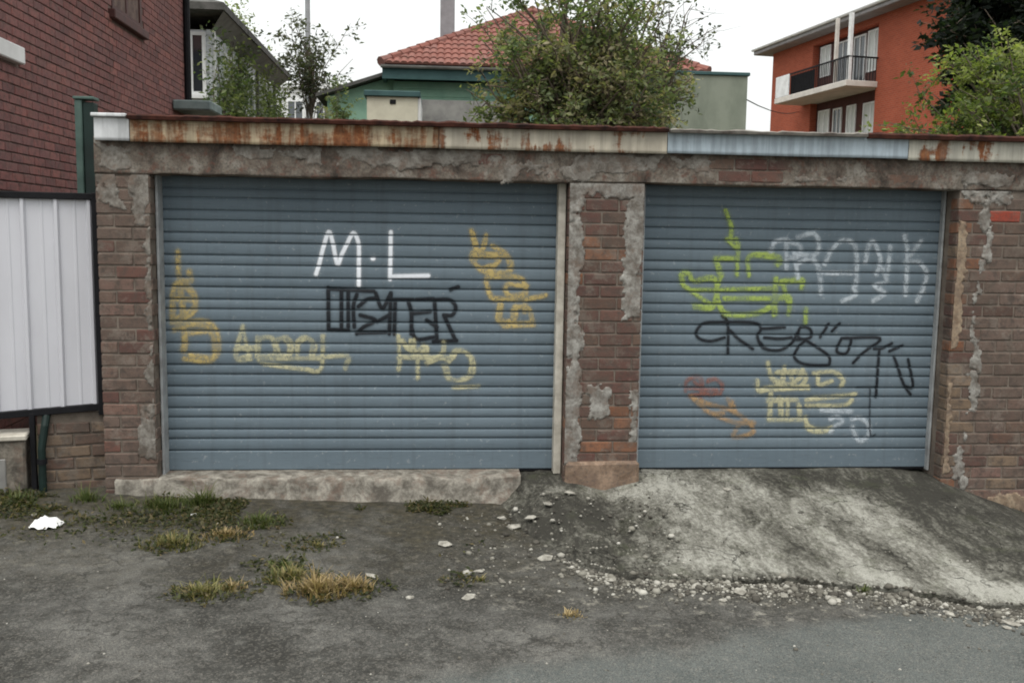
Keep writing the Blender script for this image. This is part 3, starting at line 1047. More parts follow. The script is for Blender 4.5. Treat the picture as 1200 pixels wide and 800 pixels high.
def slat_mesh(w, seed):
    nxs = 24
    me = bpy.data.meshes.new('slat')
    xs = np.linspace(-w / 2, w / 2, nxs)
    V, F = [], []
    for (z, y) in PROF:
        for x in xs:
            V.append((x, y + 0.003 * mnoise.noise((x * 1.7, seed * 3.1, z * 4)), z + 0.0012 * mnoise.noise((x * 1.1, seed * 5.3, 2.0))))
    for k in range(len(PROF) - 1):
        for i in range(nxs - 1):
            a = k * nxs + i
            F.append((a, a + 1, a + nxs + 1, a + nxs))
    fast_mesh(me, np.array(V), np.array(F))
    me.polygons.foreach_set('use_smooth', np.ones(len(F), bool))
    me.materials.append(M['door'])
    return me


def rib_pos(z):
    """Height within a rib, brought to the standard pitch."""
    q = (np.asarray(z) - Z0D) % (2 * PITCH_D)
    return np.where(q < RIB[0] * PITCH_D, q / RIB[0], (q - RIB[0] * PITCH_D) / RIB[1])


def rib_base(i):
    return Z0D + (i // 2) * 2 * PITCH_D + (i % 2) * RIB[0] * PITCH_D


def prof_y(z):
    zz = rib_pos(z)
    return np.interp(zz, [p[0] for p in PROF], [p[1] for p in PROF])


door_objs = []
for di, (x0, x1) in enumerate(DOORS):
    d = MB().box(x0 - 0.02, x1 + 0.02, D_Y + 0.004, D_Y + 0.012, 0.01, 2.20).build('roller_door', M['groove'], garage)
    d['label'] = ('wide blue grey roller door with white letters M and L', 'narrower blue grey roller door with lime green tag')[di]
    door_objs.append(d)
    w = x1 - x0 + 0.03
    meshes = [slat_mesh(w, s + 10 * di) for s in range(4)]
    for i in range(NSL):
        o = bpy.data.objects.new('slat', meshes[i % 4])
        col.objects.link(o)
        o.parent = d
        o.location = ((x0 + x1) / 2 - GB.x, D_Y - GB.y, rib_base(i) - GB.z)
        o.scale = (1, 1, RIB[i % 2])
    MB().cbox(x0 - 0.01, x1 + 0.01, D_Y - 0.022, D_Y + 0.003, -0.004, 0.136, 0.006).build('bottom_rail', M['door'], d)
    # rubber strip and guides
    MB().box(x0 - 0.01, x1 + 0.01, D_Y - 0.016, D_Y + 0.003, -0.02, -0.005).build('rubber_seal', M['black_metal'], d)
g0 = MB().cbox(0.846, 0.900, -0.10, 0.02, -0.02, 2.083, 0.004).build('door_guide', M['guide'], door_objs[0])
g0['label'] = 'cream door guide'
MB().cbox(-1.935, -1.918, -0.12, 0.0, -0.02, 2.083, 0.003).build('door_guide', M['guide_grey'], door_objs[0])
MB().cbox(1.440, 1.482, -0.05, 0.0, -0.02, 2.083, 0.003).build('door_guide', M['guide_grey'], door_objs[1])
MB().cbox(3.716, 3.731, -0.05, 0.0, -0.02, 2.083, 0.003).build('door_guide', M['guide_grey'], door_objs[1])

# ---- spray paint, laid on the ribs of the doors (strokes in millimetres on the door: x, height)
GRAFFITI = [
  ('graffiti_letters',0,'white',15,0.95,'white spray painted letters M and L with a dot between',[[(-867,1415),(-844,1488),(-820,1585),(-777,1712),(-748,1634),(-730,1538),(-713,1484),(-688,1550),(-646,1635),(-604,1708),(-568,1637),(-566,1504),(-567,1340)],[(-469,1529),(-463,1529)],[(-340,1718),(-342,1579),(-345,1385)],[(-339,1403),(-206,1408),(-72,1412)]]),
  ('graffiti_tag',0,'black',13,0.92,'black blocky spray painted tag',[[(-783,1319),(-782,1026)],[(-780,1313),(-461,1298)],[(-690,1308),(-691,1014)],[(-782,1020),(-643,1015)],[(-642,1296),(-643,1039)],[(-581,1273),(-606,1187),(-600,1040)],[(-570,1187),(-509,1237),(-448,1249)],[(-558,1126),(-449,1090),(-534,1040),(-582,991)],[(-582,997),(-376,1004)],[(-448,1286),(-400,1176),(-339,1287)],[(-339,1287),(-351,992)],[(-437,1078),(-351,1128)],[(-327,1238),(-181,1240)],[(-309,1226),(-315,992)],[(-218,1239),(-193,1141),(-193,993)],[(-181,1141),(-59,1155)],[(-193,1043),(-156,956),(-33,970)],[(-157,1240),(-35,1247)],[(-28,1241),(-8,945)],[(-28,1241),(76,1242),(125,1193),(101,1132),(40,1131)],[(40,1131),(127,946)],[(-83,1093),(-9,1044)],[(-33,939),(133,946)],[(87,1314),(142,1335)]]),
  ('graffiti_tag',0,'yellow',13,0.55,'faded yellow scrawl',[[(-1823,1560),(-1821,1395)],[(-1866,1088),(-1854,1306),(-1797,1345),(-1718,1269),(-1714,1179),(-1790,1115),(-1866,1088)],[(-1810,1319),(-1790,1140)],[(-1752,1421),(-1747,1358),(-1809,1357)],[(-1842,1037),(-1691,1077),(-1591,1039),(-1556,936),(-1583,819),(-1759,831)],[(-1803,1089),(-1782,934),(-1796,857)],[(-1768,986),(-1643,1000)],[(-1850,1229),(-1725,1218)]]),
  ('graffiti_tag',0,'pale_yellow',10,0.55,'faded pale yellow tag with round letters',[[(-1383,1042),(-1441,829),(-1333,829)],[(-1384,1019),(-1348,837)],[(-1425,876),(-1301,877)],[(-1269,941),(-1279,798)],[(-1277,956),(-1176,957),(-1162,846),(-1271,822)],[(-1131,846),(-1146,926),(-1083,965),(-1038,910),(-1054,839),(-1132,830)],[(-1007,839),(-1006,926),(-944,966),(-898,911),(-914,831)],[(-819,975),(-837,736),(-946,736)],[(-852,816),(-648,825),(-664,737)],[(-1279,806),(-867,816)],[(-1256,774),(-962,736)]]),
  ('graffiti_tag',0,'pale_yellow',10,0.6,'faded pale yellow tag ending in a loop',[[(-286,979),(-278,803),(-286,738)],[(-254,947),(-191,867),(-175,947),(-151,835),(-80,900),(-80,820)],[(-286,819),(96,812)],[(-143,803),(-143,674)],[(-79,771),(32,836),(47,917)],[(80,788),(159,869),(248,821),(257,708),(193,659),(97,667),(64,756)],[(113,602),(290,611)]]),
  ('graffiti_tag',0,'yellow',12,0.6,'faded yellow tag slanting down the door',[[(232,1736),(260,1609),(234,1545),(299,1471),(374,1493)],[(339,1706),(319,1610),(244,1577),(459,1574)],[(383,1632),(480,1569),(504,1452),(353,1418),(366,1289),(409,1246)],[(255,1556),(438,1547),(374,1450),(482,1441)],[(375,1407),(591,1399),(625,1281),(506,1269),(494,1355),(635,1346)],[(388,1257),(615,1248),(777,1282)],[(442,1214),(433,1095),(530,1095),(540,1172)],[(551,1193),(649,1183),(683,1097)],[(477,1052),(694,1064)],[(635,1335),(627,1161)]]),
  ('graffiti_tag',1,'lime',11,0.7,'lime green spiky tag',[[(2082,1916),(2131,1793),(2128,1706),(2181,1682),(2191,1445)],[(2103,1706),(2169,1644)],[(2020,1555),(2063,1431)],[(2020,1555),(2186,1564)],[(2281,1446),(2274,1584),(2428,1598),(2506,1574),(2483,1524)],[(1797,1365),(1783,1428),(1832,1453),(1873,1391),(2026,1405),(2021,1204),(1880,1203)],[(1850,1328),(2054,1331),(2453,1347)],[(1797,1365),(1916,1279),(2020,1217)],[(2064,1418),(2043,1293),(2113,1155),(2345,1157),(2484,1221)],[(2108,1268),(2482,1272)],[(2488,1423),(2494,1158)],[(2515,1386),(2670,1400),(2679,1350)],[(2508,1272),(2599,1273),(2591,1159)],[(2720,1198),(2725,1096)],[(2542,1373),(2587,1248)]]),
  ('graffiti_letters',1,'grey_white',13,0.6,'faded pale grey letters PRANK',[[(2548,1709),(2463,1687),(2437,1623)],[(2548,1709),(2559,1497)],[(2564,1695),(2653,1661),(2642,1583),(2555,1575)],[(2635,1724),(2750,1754),(2797,1684),(2772,1599),(2612,1604)],[(2630,1527),(2650,1428)],[(2630,1527),(2745,1571),(2808,1486),(2831,1316)],[(2849,1529),(2902,1643),(2986,1708),(3077,1660),(3096,1461),(3093,1376)],[(2809,1465),(3088,1468)],[(3157,1547),(3179,1676),(3222,1690),(3274,1563),(3251,1463)],[(3342,1664),(3332,1464)],[(3447,1750),(3478,1623),(3483,1308)],[(3576,1710),(3494,1595)],[(3467,1551),(3571,1553),(3637,1468),(3614,1353),(3575,1266)],[(3292,1506),(3328,1407),(3241,1377),(3319,1321),(3233,1262)],[(2996,1260),(3097,1304),(3079,1361)]]),
  ('graffiti_tag',1,'black',10,0.9,'thin black tag with quote marks and trailing letters',[[(2116,982),(2014,955),(1927,972),(1900,1022),(1949,1082),(2051,1095),(2326,1093),(2389,1051),(2365,992),(2403,915),(2457,890)],[(2092,1142),(2137,1083),(2146,863)],[(2157,1033),(2219,974),(2282,932),(2335,898)],[(2389,1051),(2449,1052),(2570,1061)],[(2418,983),(2539,976),(2626,985)],[(2385,949),(2439,898),(2544,891),(2628,942),(2668,1019)],[(2640,971),(2694,971),(2774,990),(2761,1051),(2689,1059),(2679,989),(2739,963),(2907,858),(2928,796),(2902,778),(2730,786),(2655,839),(2679,910),(2730,963)],[(2904,1087),(2846,990)],[(2989,1092),(2933,1035)],[(3009,982),(2978,885),(3051,868),(3083,947),(3072,983),(3009,982)],[(3009,982),(3308,984),(3187,877),(3110,797)],[(3267,904),(3331,909),(3402,945)],[(3308,904),(3305,726),(3303,538)],[(3387,887),(3485,928)],[(3426,843),(3458,772),(3513,638),(3573,557)],[(3537,826),(3588,620),(3523,620)]]),
  ('graffiti_tag',1,'pale_yellow',11,0.6,'pale yellow tangled tag',[[(2453,784),(2487,678),(2548,630)],[(2534,727),(2730,728),(2656,640),(2548,640)],[(2573,737),(2568,621)],[(2633,708),(2657,621),(2717,611)],[(2730,728),(2753,670),(2697,601)],[(2381,649),(2394,581),(2491,591),(2776,602)],[(2482,582),(2482,368)],[(2553,533),(2571,368)],[(2622,533),(2620,368)],[(2714,465),(2729,368)],[(2482,363),(2729,363)],[(2466,504),(2692,514)],[(2810,718),(2967,728),(3040,670),(3033,622)],[(2840,709),(2854,631),(2951,660)],[(2761,514),(2879,524),(3136,554)],[(3118,515),(3041,475),(2763,475)],[(2759,368),(2792,289),(2893,269),(2961,289)]]),
  ('graffiti_tag',1,'grey_white',13,0.55,'small pale grey squiggle',[[(2884,436),(3113,426)],[(2957,368),(3006,387),(3048,348),(2990,309),(2963,269)],[(3127,367),(3186,377),(3260,318),(3254,239),(3206,200),(3165,230),(3130,308)]]),
  ('graffiti_tag',1,'black',6,0.6,'thin dark paint run',[[(3252,612),(3273,259),(3314,249)],[(3152,612),(3312,613)]]),
  ('graffiti_tag',1,'rust_red',9,0.6,'faded rust red scrawl',[[(1834,583),(1847,666),(1947,683),(1969,550)],[(1898,650),(2019,550),(2117,600),(2064,667),(1998,650)],[(1868,550),(2102,567)],[(1850,600),(2068,584)]]),
  ('graffiti_tag',1,'rust_orange',11,0.6,'faded orange brown zigzag below the rust red scrawl',[[(1903,517),(2056,467),(2226,417),(2367,283),(2217,232),(2247,316)],[(1990,434),(2195,350),(2347,350)],[(2189,501),(2226,417)],[(1886,534),(2024,417),(2125,417)]]),
]



def spline(pts, k=5):
    p = [np.array(q, float) for q in pts]
    if len(p) < 3: return np.array(p)
    p = [2 * p[0] - p[1]] + p + [2 * p[-1] - p[-2]]
    out = []
    for i in range(1, len(p) - 2):
        for t in np.linspace(0, 1, k, endpoint=False):
            a, b, c, d_ = p[i - 1:i + 3]
            out.append(0.5 * (2 * b + (c - a) * t + (2 * a - 5 * b + 4 * c - d_) * t * t + (3 * b - a - 3 * c + d_) * t ** 3))
    out.append(p[-2])
    return np.array(out)


knots = np.array([0.0, 0.004, 0.0053, 0.0065, 0.0095, 0.013, 0.020, 0.027, 0.033, 0.039, 0.046, 0.052, 0.058, 0.064, 0.067, 0.0705, 0.0718, 0.073])
ALLZ = np.concatenate([rib_base(i) + knots * RIB[i % 2] for i in range(NSL)])
for gi_, (nm, di, ck, wmm, al, lab, strokes) in enumerate(GRAFFITI):
    w = wmm / 1000.0 * {'black': 1.0, 'white': 0.95}.get(ck, 1.35)
    al = al if ck in ('black', 'white') else min(0.9, al * 1.12)
    sp = [spline(s) / 1000.0 for s in strokes]
    if ck not in ('black', 'white', 'grey_white'):          # gone over twice, not quite on the same line
        rj = np.random.default_rng(500 + gi_)
        sp += [q_ * [1, 1] + rj.normal(0, 0.011, 2) + np.cumsum(rj.normal(0, 0.0022, q_.shape), 0) for q_ in list(sp)]
    allp = np.concatenate(sp)
    xa, xb = allp[:, 0].min() - w * 3, allp[:, 0].max() + w * 3
    za, zb = allp[:, 1].min() - w * 3, allp[:, 1].max() + w * 3
    xs = np.arange(xa, xb + 0.004, 0.004)
    zs = ALLZ[(ALLZ >= za) & (ALLZ <= zb)]
    X_, Z_ = np.meshgrid(xs, zs)
    A = np.zeros_like(X_)
    for s in sp:
        if len(s) == 1: s = np.array([s[0], s[0] + [0.001, 0]])
        d = np.full_like(X_, 9.0)
        for (p0, p1) in zip(s[:-1], s[1:]):
            dx, dz = p1 - p0
            L = dx * dx + dz * dz + 1e-12
            t = np.clip(((X_ - p0[0]) * dx + (Z_ - p0[1]) * dz) / L, 0, 1)
            d = np.minimum(d, np.hypot(X_ - p0[0] - t * dx, Z_ - p0[1] - t * dz))
        a = np.clip((1.55 * w - d) / (0.95 * w), 0, 1) if ck in ('black', 'white') else np.clip((1.65 * w - d) / (1.25 * w), 0, 1)
        A = np.maximum(A, a * a * (3 - 2 * a))
        A = np.maximum(A, 0.22 * np.clip(1 - d / (3.0 * w), 0, 1) ** 1.5)          # overspray
    zl = rib_pos(Z_)
    A = A * al * np.where((zl < 0.0060) | (zl > 0.0710), 0.4, 1.0)      # the spray hardly reaches into the grooves
    n_ = len(xs)
    i_ = np.arange(n_ - 1)[None, :] + n_ * np.arange(len(zs) - 1)[:, None]
    F = np.stack([i_, i_ + 1, i_ + 1 + n_, i_ + n_], -1).reshape(-1, 4)
    Af = A.ravel()
    F = F[Af[F].max(1) > 0.02]
    used = np.unique(F)
    remap = np.full(len(Af), -1)
    remap[used] = np.arange(len(used))
    V = np.stack([X_.ravel(), (D_Y + prof_y(Z_) - 0.0042 - 0.0007 * gi_ % 0.005).ravel(), Z_.ravel()], 1)[used]
    me = bpy.data.meshes.new(nm)
    fast_mesh(me, V - np.array(GB), remap[F])
    pt_attr(me, 'paint', Af[used])
    o = mesh_obj(nm, me, M['paint_' + ck], door_objs[di])
    o['label'] = lab

# ---- concrete sill below the first door
sl = MB()
SXs = np.linspace(-2.22, 0.60, 100)
prof = [(-0.10, -0.006), (-0.240, -0.010), (-0.252, -0.022), (-0.258, -0.07), (-0.264, -0.13), (-0.285, -0.18), (-0.34, -0.30)]
for i, x in enumerate(SXs):
    for k, (y, z) in enumerate([(0.10, -0.006)] + prof):
        e = 0.5 + 0.5 * (k > 1)
        q = (x * 2.6, k * 0.55, 4.2)
        dy = e * (0.020 * mnoise.noise(q) + 0.010 * mnoise.noise((x * 11, k * 0.8, 1.7)))
        dz = 0.008 * mnoise.noise((x * 4, k, 8)) if 1 < k < 6 else 0
        if x > 0.35 and k > 1: dy += (x - 0.35) * 0.25
        sl.v.append((x, y + dy, z + dz))
    if i:
        for k in range(len(prof)):
            a = (i - 1) * 8 + k
            sl.f.append((a, a + 1, a + 9, a + 8))
sl.sm = True
so = sl.build('door_sill', M['sill_concrete'], garage)
so['label'] = 'worn beige concrete sill below the wide door'

# ================================================================ fence, low wall and post left of the garage
FANG = math.pi + math.radians(14)                 # runs away to the left, a little towards the lane
FO = Vector((-2.335, -0.075, 0.0))


def fpt(s, o=0.0):
    """Along the fence line (s metres from the garage), o metres towards the lane."""
    return Vector((FO.x + math.cos(FANG) * s - math.sin(FANG) * -o * -1, FO.y + math.sin(FANG) * s - o * abs(math.cos(FANG)), 0))


fence = empty('metal_fence', (FO.x, FO.y, 0.0), FANG)
tag(fence, 'white ribbed sheet metal fence panel in a black frame beside the garage', 'fence')
# local frame: x along the fence away from the garage, y towards the lane (x is turned by 180 degrees, so +y points at the lane)
pan = 0.205
pm = MB()
pr_ = [(0.0, 0.0), (0.012, 0.022), (0.030, 0.022), (0.042, 0.0), (0.100, 0.0), (0.106, 0.004), (0.118, 0.004), (0.124, 0.0), (pan, 0.0)]
for x, y in pr_:
    pm.v += [(x, y, 0.0), (x, y, 1.0)]
for i in range(len(pr_) - 1):
    pm.f.append((2 * i, 2 * i + 1, 2 * i + 3, 2 * i + 2))
pme = pm.mesh('sheet_panel')
pme.materials.append(M['white_sheet'])
for i in range(11):
    o = bpy.data.objects.new('sheet_panel', pme)
    col.objects.link(o)
    o.parent = fence
    zb = 0.485 - 0.055 * (i * pan) - 0.01
    o.location = (0.035 + i * pan, -0.012, zb)
    o.scale = (1, 1, 1.925 - zb)
L = 2.32
MB().cbox(0.0, L, -0.03, 0.022, 1.905, 1.95, 0.004).build('top_rail', M['black_metal'], fence)
br = MB().cbox(0.0, L, -0.03, 0.026, -0.025, 0.022, 0.004)
br.v = [(x, y, z + 0.478 - 0.055 * x) for x, y, z in br.v]
br.build('bottom_rail', M['black_metal'], fence)
MB().cbox(-0.028, 0.034, -0.035, 0.034, 0.42, 1.955, 0.005).build('post', M['black_metal'], fence)
MB().cbox(L, L + 0.06, -0.035, 0.034, -0.1, 1.955, 0.005).build('post', M['black_metal'], fence)
MB().cbox(0.44, 0.475, -0.03, 0.028, -0.14, 0.45, 0.004).build('post', M['black_metal'], fence)

low = empty('low_brick_wall', (FO.x, FO.y, -0.15), FANG)
tag(low, 'crumbling tan brick base wall below the white fence', 'wall')
core = MB().box(-0.02, 0.43, -0.16, -0.012, -0.08, 0.585)
co = core.build('mortar_core', M['mortar'], low)
rl = random.Random(8)
BR['long'] = []
z = -0.06
c_ = 0
while z < 0.52:
    x = -0.02 + (0 if c_ % 2 else -0.11)
    while x < 0.43:
        a, b = max(x, -0.02), min(x + 0.215, 0.43)
        x += 0.228
        if b - a < 0.04: continue
        o = bpy.data.objects.new('brick', rl.choice(BR['tan'] + BR['tan'] + BR['brown']))
        col.objects.link(o)
        o.parent = low
        o.rotation_euler = (rl.uniform(-.02, .02), rl.uniform(-.03, .03), math.pi + rl.uniform(-.04, .04))
        o.location = ((a + b) / 2, rl.uniform(-0.004, 0.006), z)
        o.scale = ((b - a) / 0.23, 1, rl.uniform(0.9, 1.02))
    z += 0.084
    c_ += 1

blk = empty('concrete_block', (FO.x, FO.y, -0.15), FANG)
tag(blk, 'grey concrete block with a pale cap under the fence beside the dark pipe', 'block')
b_ = MB().cbox(0.50, 1.35, -0.16, 0.06, -0.1, 0.42, 0.015)
b_.v = [(x + 0.01 * mnoise.noise((x * 5, y * 5, z * 5)), y + 0.012 * mnoise.noise((x * 6, y * 5, z * 7)), z) for x, y, z in b_.v]
b_.build('body', M['concrete_grey'], blk)
MB().cbox(0.485, 1.38, -0.17, 0.085, 0.423, 0.462, 0.008).build('cap', M['guide'], blk)
MB().cbox(0.62, 0.73, -0.05, 0.074, 0.02, 0.30, 0.006).build('recess_plate', M['grey_wall'], blk)
MB().cbox(1.36, 2.3, -0.16, 0.02, -0.1, 0.52, 0.012).build('rear_block', M['concrete_grey'], blk)
pp = fpt(0.40, 0.05)
drain = empty('drain_pipe', (pp.x, pp.y, -0.14))
tag(drain, 'dark vertical drain pipe under the white fence between brick and concrete block', 'pipe')
MB().tube([(pp.x, pp.y, -0.16), (pp.x, pp.y, 0.20), (pp.x + 0.02, pp.y + 0.02, 0.36), (pp.x + 0.02, pp.y + 0.06, 0.44)], 0.026, 10).build('pipe', M['green_metal'], drain)
MB().tube([(pp.x, pp.y, 0.10), (pp.x, pp.y, 0.135)], 0.034, 10).build('collar', M['black_metal'], drain)

gp = empty('gate_post', (-2.47, 0.15, -0.1))
tag(gp, 'tall dark green square metal post behind the white fence', 'post')
MB().cbox(-2.478, -2.402, 0.11, 0.20, -0.2, 2.585, 0.006).build('shaft', M['green_metal'], gp)
MB().cbox(-2.530, -2.480, 0.10, 0.19, -0.2, 2.60, 0.006).build('side_channel', M['green_metal_pale'], gp)['label'] = 'paler green channel'  # strip in a paler green than the shaft
MB().cbox(-2.536, -2.396, 0.09, 0.21, 2.602, 2.622, 0.004).build('cap', M['green_metal_pale'], gp)

# ================================================================ brick house on the left
HX = -3.8
hb = Vector((HX - 2.5, 4.4, -0.1))
house = empty('brick_house', hb)
tag(house, 'tall dark red brick house side wall rising behind the white fence', 'house')
wall_h = MB().box(-9.0, HX - 0.006, 0.6, 8.05, -0.3, 6.2).build('wall', M['mortar_house'], house)


def hb_mesh(seed):
    r = random.Random(seed)
    m = MB().cbox(-0.006, 0.05, -0.115, 0.115, 0, 0.076, 0.006)
    m.v = [(-x if False else x, y + r.uniform(-.002, .002), z + r.uniform(-.002, .002)) for x, y, z in m.v]
    m.v = [(0.044 - x - 0.044, y, z) for x, y, z in m.v]
    m.f = [f[::-1] for f in m.f]
    me = m.mesh('brick')
    me.materials.append(M['brick_house'])
    return me


HBM = [hb_mesh(s) for s in range(6)]
W1 = (4.80, 5.90, 4.235, 5.9)       # window: y0, y1, z0, z1
W0 = (0.95, 1.75, 3.33, 4.9)
W0S = (0.85, 2.24, 3.17, 3.32)      # its pale sill
W1S = (4.70, 5.98, 4.13, 4.235)
spots = []
z = -0.2
c_ = 0
while z < 6.1:
    y = 0.6 + (0.0 if c_ % 2 else -0.12)
    while y < 8.04:
        a, b = max(y, 0.6), min(y + 0.23, 8.05)
        y += 0.24
        if b - a < 0.03: continue
        ym, zm = (a + b) / 2, z + 0.038
        if any(q[0] - 0.02 < ym < q[1] + 0.02 and q[2] - 0.03 < zm < q[3] + 0.03 for q in (W0, W1, W0S, W1S)): continue
        spots.append((a, b, z, ym, zm))
    z += 0.086
    c_ += 1


def seen(s):
    d = Vector((HX, s[3], s[4])) - CAM
    u = 600 + 1100 * d.dot(r2) / d.dot(fwd)
    v = 400 - 1100 * d.dot(u2) / d.dot(fwd)
    return -10 < u < 225 and -10 < v < 235


spots.sort(key=lambda s: (not seen(s), s[3]))
rh = random.Random(4)
for (a, b, z, ym, zm) in spots[:300]:
    o = bpy.data.objects.new('brick', rh.choice(HBM))
    col.objects.link(o)
    o.parent = wall_h
    o.location = (HX + rh.uniform(-.002, .002) - hb.x, ym - hb.y, z - hb.z)
    o.scale = (1, (b - a) / 0.23, 1)
rest = MB()
for (a, b, z, ym, zm) in spots[300:]:
    e = rh.uniform(-.002, .002)
    rest.box(HX - 0.05, HX + 0.006 + e, a, b, z, z + 0.076)
tag(rest.build('brickwork', M['brick_house'], wall_h), kind='stuff')


def side_window(q, sill, frame_mat, sill_mat, parent):
    y0, y1, z0, z1 = q
    f = MB()
    t = 0.07
    f.box(HX - 0.06, HX + 0.012, y0, y0 + t, z0, z1).box(HX - 0.06, HX + 0.012, y1 - t, y1, z0, z1).box(HX - 0.06, HX + 0.012, y0 + t, y1 - t, z1 - t, z1).box(HX - 0.06, HX + 0.012, y0 + t, y1 - t, z0, z0 + t)
    f.box(HX - 0.05, HX + 0.006, (y0 + y1) / 2 - 0.03, (y0 + y1) / 2 + 0.03, z0 + t, z1 - t)
    w = f.build('window', frame_mat, parent)
    MB().box(HX - 0.03, HX - 0.024, y0 + t, y1 - t, z0 + t, z1 - t).build('pane', M['glass_mid'], w)
    MB().cbox(HX - 0.05, HX + 0.075, sill[0], sill[1], sill[2], sill[3], 0.01).build('sill', sill_mat, w)
    return w


side_window(W1, W1S, M['window_frame_dark'], M['window_frame_dark'], house)
side_window(W0, W0S, M['window_frame_dark'], M['offwhite'], house)
MB().tube([(HX + 0.05, 7.93, 0.2), (HX + 0.05, 7.93, 6.15)], 0.05, 10).build('downpipe', M['black_metal'], house)
MB().cbox(HX + 0.012, HX + 0.55, 7.2, 7.9, 3.42, 3.56, 0.02).build('meter_hood', M['gutter_grey'], house)['label'] = 'grey green metal hood low on the wall'
rfh = MB()
rfh.add([(-9.5, 0.2, 6.2), (HX + 0.4, 0.2, 6.2), (HX + 0.4, 8.5, 6.2), (-9.5, 8.5, 6.2), (-6.4, 3.0, 8.0), (-6.4, 5.6, 8.0)],
        [(0, 1, 4), (1, 2, 5, 4), (2, 3, 5), (3, 0, 4, 5), (0, 3, 2, 1)])
rfh.build('roof', M['tile'], house)

# ================================================================ weatherboard house behind it
vb = Vector((-6.4, 18.0, tz(-6, 18) - 0.1))
vh = empty('weatherboard_house', vb)
tag(vh, 'pale weatherboard house with dark overhanging roof behind the brick house', 'house')
VX, VY0, VY1, VZ = -4.6, 13.2, 20.9, 5.75
vw = MB().box(-8.2, VX - 0.02, VY0 + 0.02, VY1, vb.z - 0.3, VZ).build('wall', M['weatherboard'], vh)
nb_ = 22
for i in range(nb_):                               # boards on the two walls in view
    z0 = 3.4 + i * 0.107
    for seg in ([(-8.2, -5.05), (-4.72, VX)] if 4.3 < z0 + 0.05 < 5.78 else [(-8.2, VX)]):
        m = MB().add([(seg[0], VY0 - 0.012, z0), (seg[1], VY0 - 0.012, z0), (seg[1], VY0 + 0.004, z0 + 0.107), (seg[0], VY0 + 0.004, z0 + 0.107), (seg[0], VY0 + 0.019, z0), (seg[1], VY0 + 0.019, z0)], [(0, 1, 2, 3), (4, 5, 1, 0)])
        m.build('weatherboard', M['weatherboard'], vw)


def frame_window(parent, p0, ax, w, z0, z1, frame, pane, t=0.06, mull=1, sill=True, depth=0.05):
    """Window lying in a vertical plane; p0 lower near corner, ax unit vector along it, outward normal to the left of -ax."""
    ax = Vector(ax)
    nrm = Vector((ax.y, -ax.x, 0))
    m = MB()

    def bx(m, a0, a1, za, zb_, d0, d1):
        q = [p0 + ax * a + nrm * d for a, d in ((a0, d0), (a1, d0), (a1, d1), (a0, d1))]
        m.add([(v.x, v.y, za) for v in q] + [(v.x, v.y, zb_) for v in q], [(0, 3, 2, 1), (4, 5, 6, 7), (0, 1, 5, 4), (1, 2, 6, 5), (2, 3, 7, 6), (3, 0, 4, 7)])
        return m
    bx(m, 0, t, z0, z1, -0.02, depth)
    bx(m, w - t, w, z0, z1, -0.02, depth)
    bx(m, t, w - t, z1 - t, z1, -0.02, depth)
    bx(m, t, w - t, z0, z0 + t, -0.02, depth)
    for i in range(mull):
        a = w * (i + 1) / (mull + 1)
        bx(m, a - t * 0.35, a + t * 0.35, z0 + t, z1 - t, -0.02, depth * 0.7)
    f = m.build('window', frame, parent)
    bx(MB(), t, w - t, z0 + t, z1 - t, -0.01, 0.012).build('pane', pane, f)
    if sill: bx(MB(), -0.04, w + 0.04, z0 - 0.07, z0 - 0.002, -0.02, depth + 0.06).build('sill', frame, f)
    return f


frame_window(vh, Vector((-5.05, VY0, 0)), (1, 0, 0), 0.33, 4.45, 5.70, M['white_paint'], M['glass_dark'], 0.07, 0)
for i, y in enumerate((14.2, 16.2, 18.4)):
    frame_window(vh, Vector((VX - 0.02, y, 0)), (0, 1, 0), 1.25, 4.5, 5.5, M['white_paint'], M['glass_mid' if i % 2 else 'curtain'], 0.08, 1)
for y in (13.28, 15.8, 17.9, 20.4):
    MB().cbox(VX - 0.01, VX + 0.05, y - 0.05, y + 0.05, vb.z, VZ - 0.01, 0.006).build('corner_board', M['white_paint' if y < 14 else 'roof_dark'], vh)
MB().add([(-8.7, 12.6, 6.02), (-4.22, 12.6, 6.02), (-4.22, 21.25, 6.02), (-8.7, 21.25, 6.02), (-8.7, 12.6, 6.16), (-4.22, 12.6, 6.16), (-4.22, 21.25, 6.16), (-8.7, 21.25, 6.16), (-6.4, 15.5, 7.2), (-6.4, 18.6, 7.2)],
         [(0, 3, 2, 1), (0, 1, 5, 4), (1, 2, 6, 5), (2, 3, 7, 6), (3, 0, 4, 7), (4, 5, 8), (5, 6, 9, 8), (6, 7, 9), (7, 4, 8, 9)]).build('roof', M['roof_dark'], vh)
MB().add([(VX, VY0, VZ), (-4.25, VY0 - .5, 6.015), (-4.25, VY1, 6.015), (VX, VY1, VZ)], [(0, 1, 2, 3)]).build('soffit', M['grey_wall'], vh)

# far white building
wb = Vector((-5.9, 47, tz(-6, 45) - 0.2))
far = empty('white_building', wb)
tag(far, 'bright white flat roofed building far behind the thin grey pole', 'building')
MB().box(-8.7, -3.1, 45, 50, wb.z, 9.3).build('wall', M['white_paint'], far)
MB().cbox(-8.85, -2.95, 44.85, 50.1, 9.3, 9.62, 0.03).build('parapet', M['white_paint'], far)
for x in (-8.1, -6.6, -4.6):
    frame_window(far, Vector((x, 45.0, 0)), (1, 0, 0), 0.9, 7.6, 8.7, M['white_paint'], M['glass_mid'], 0.08, 1)

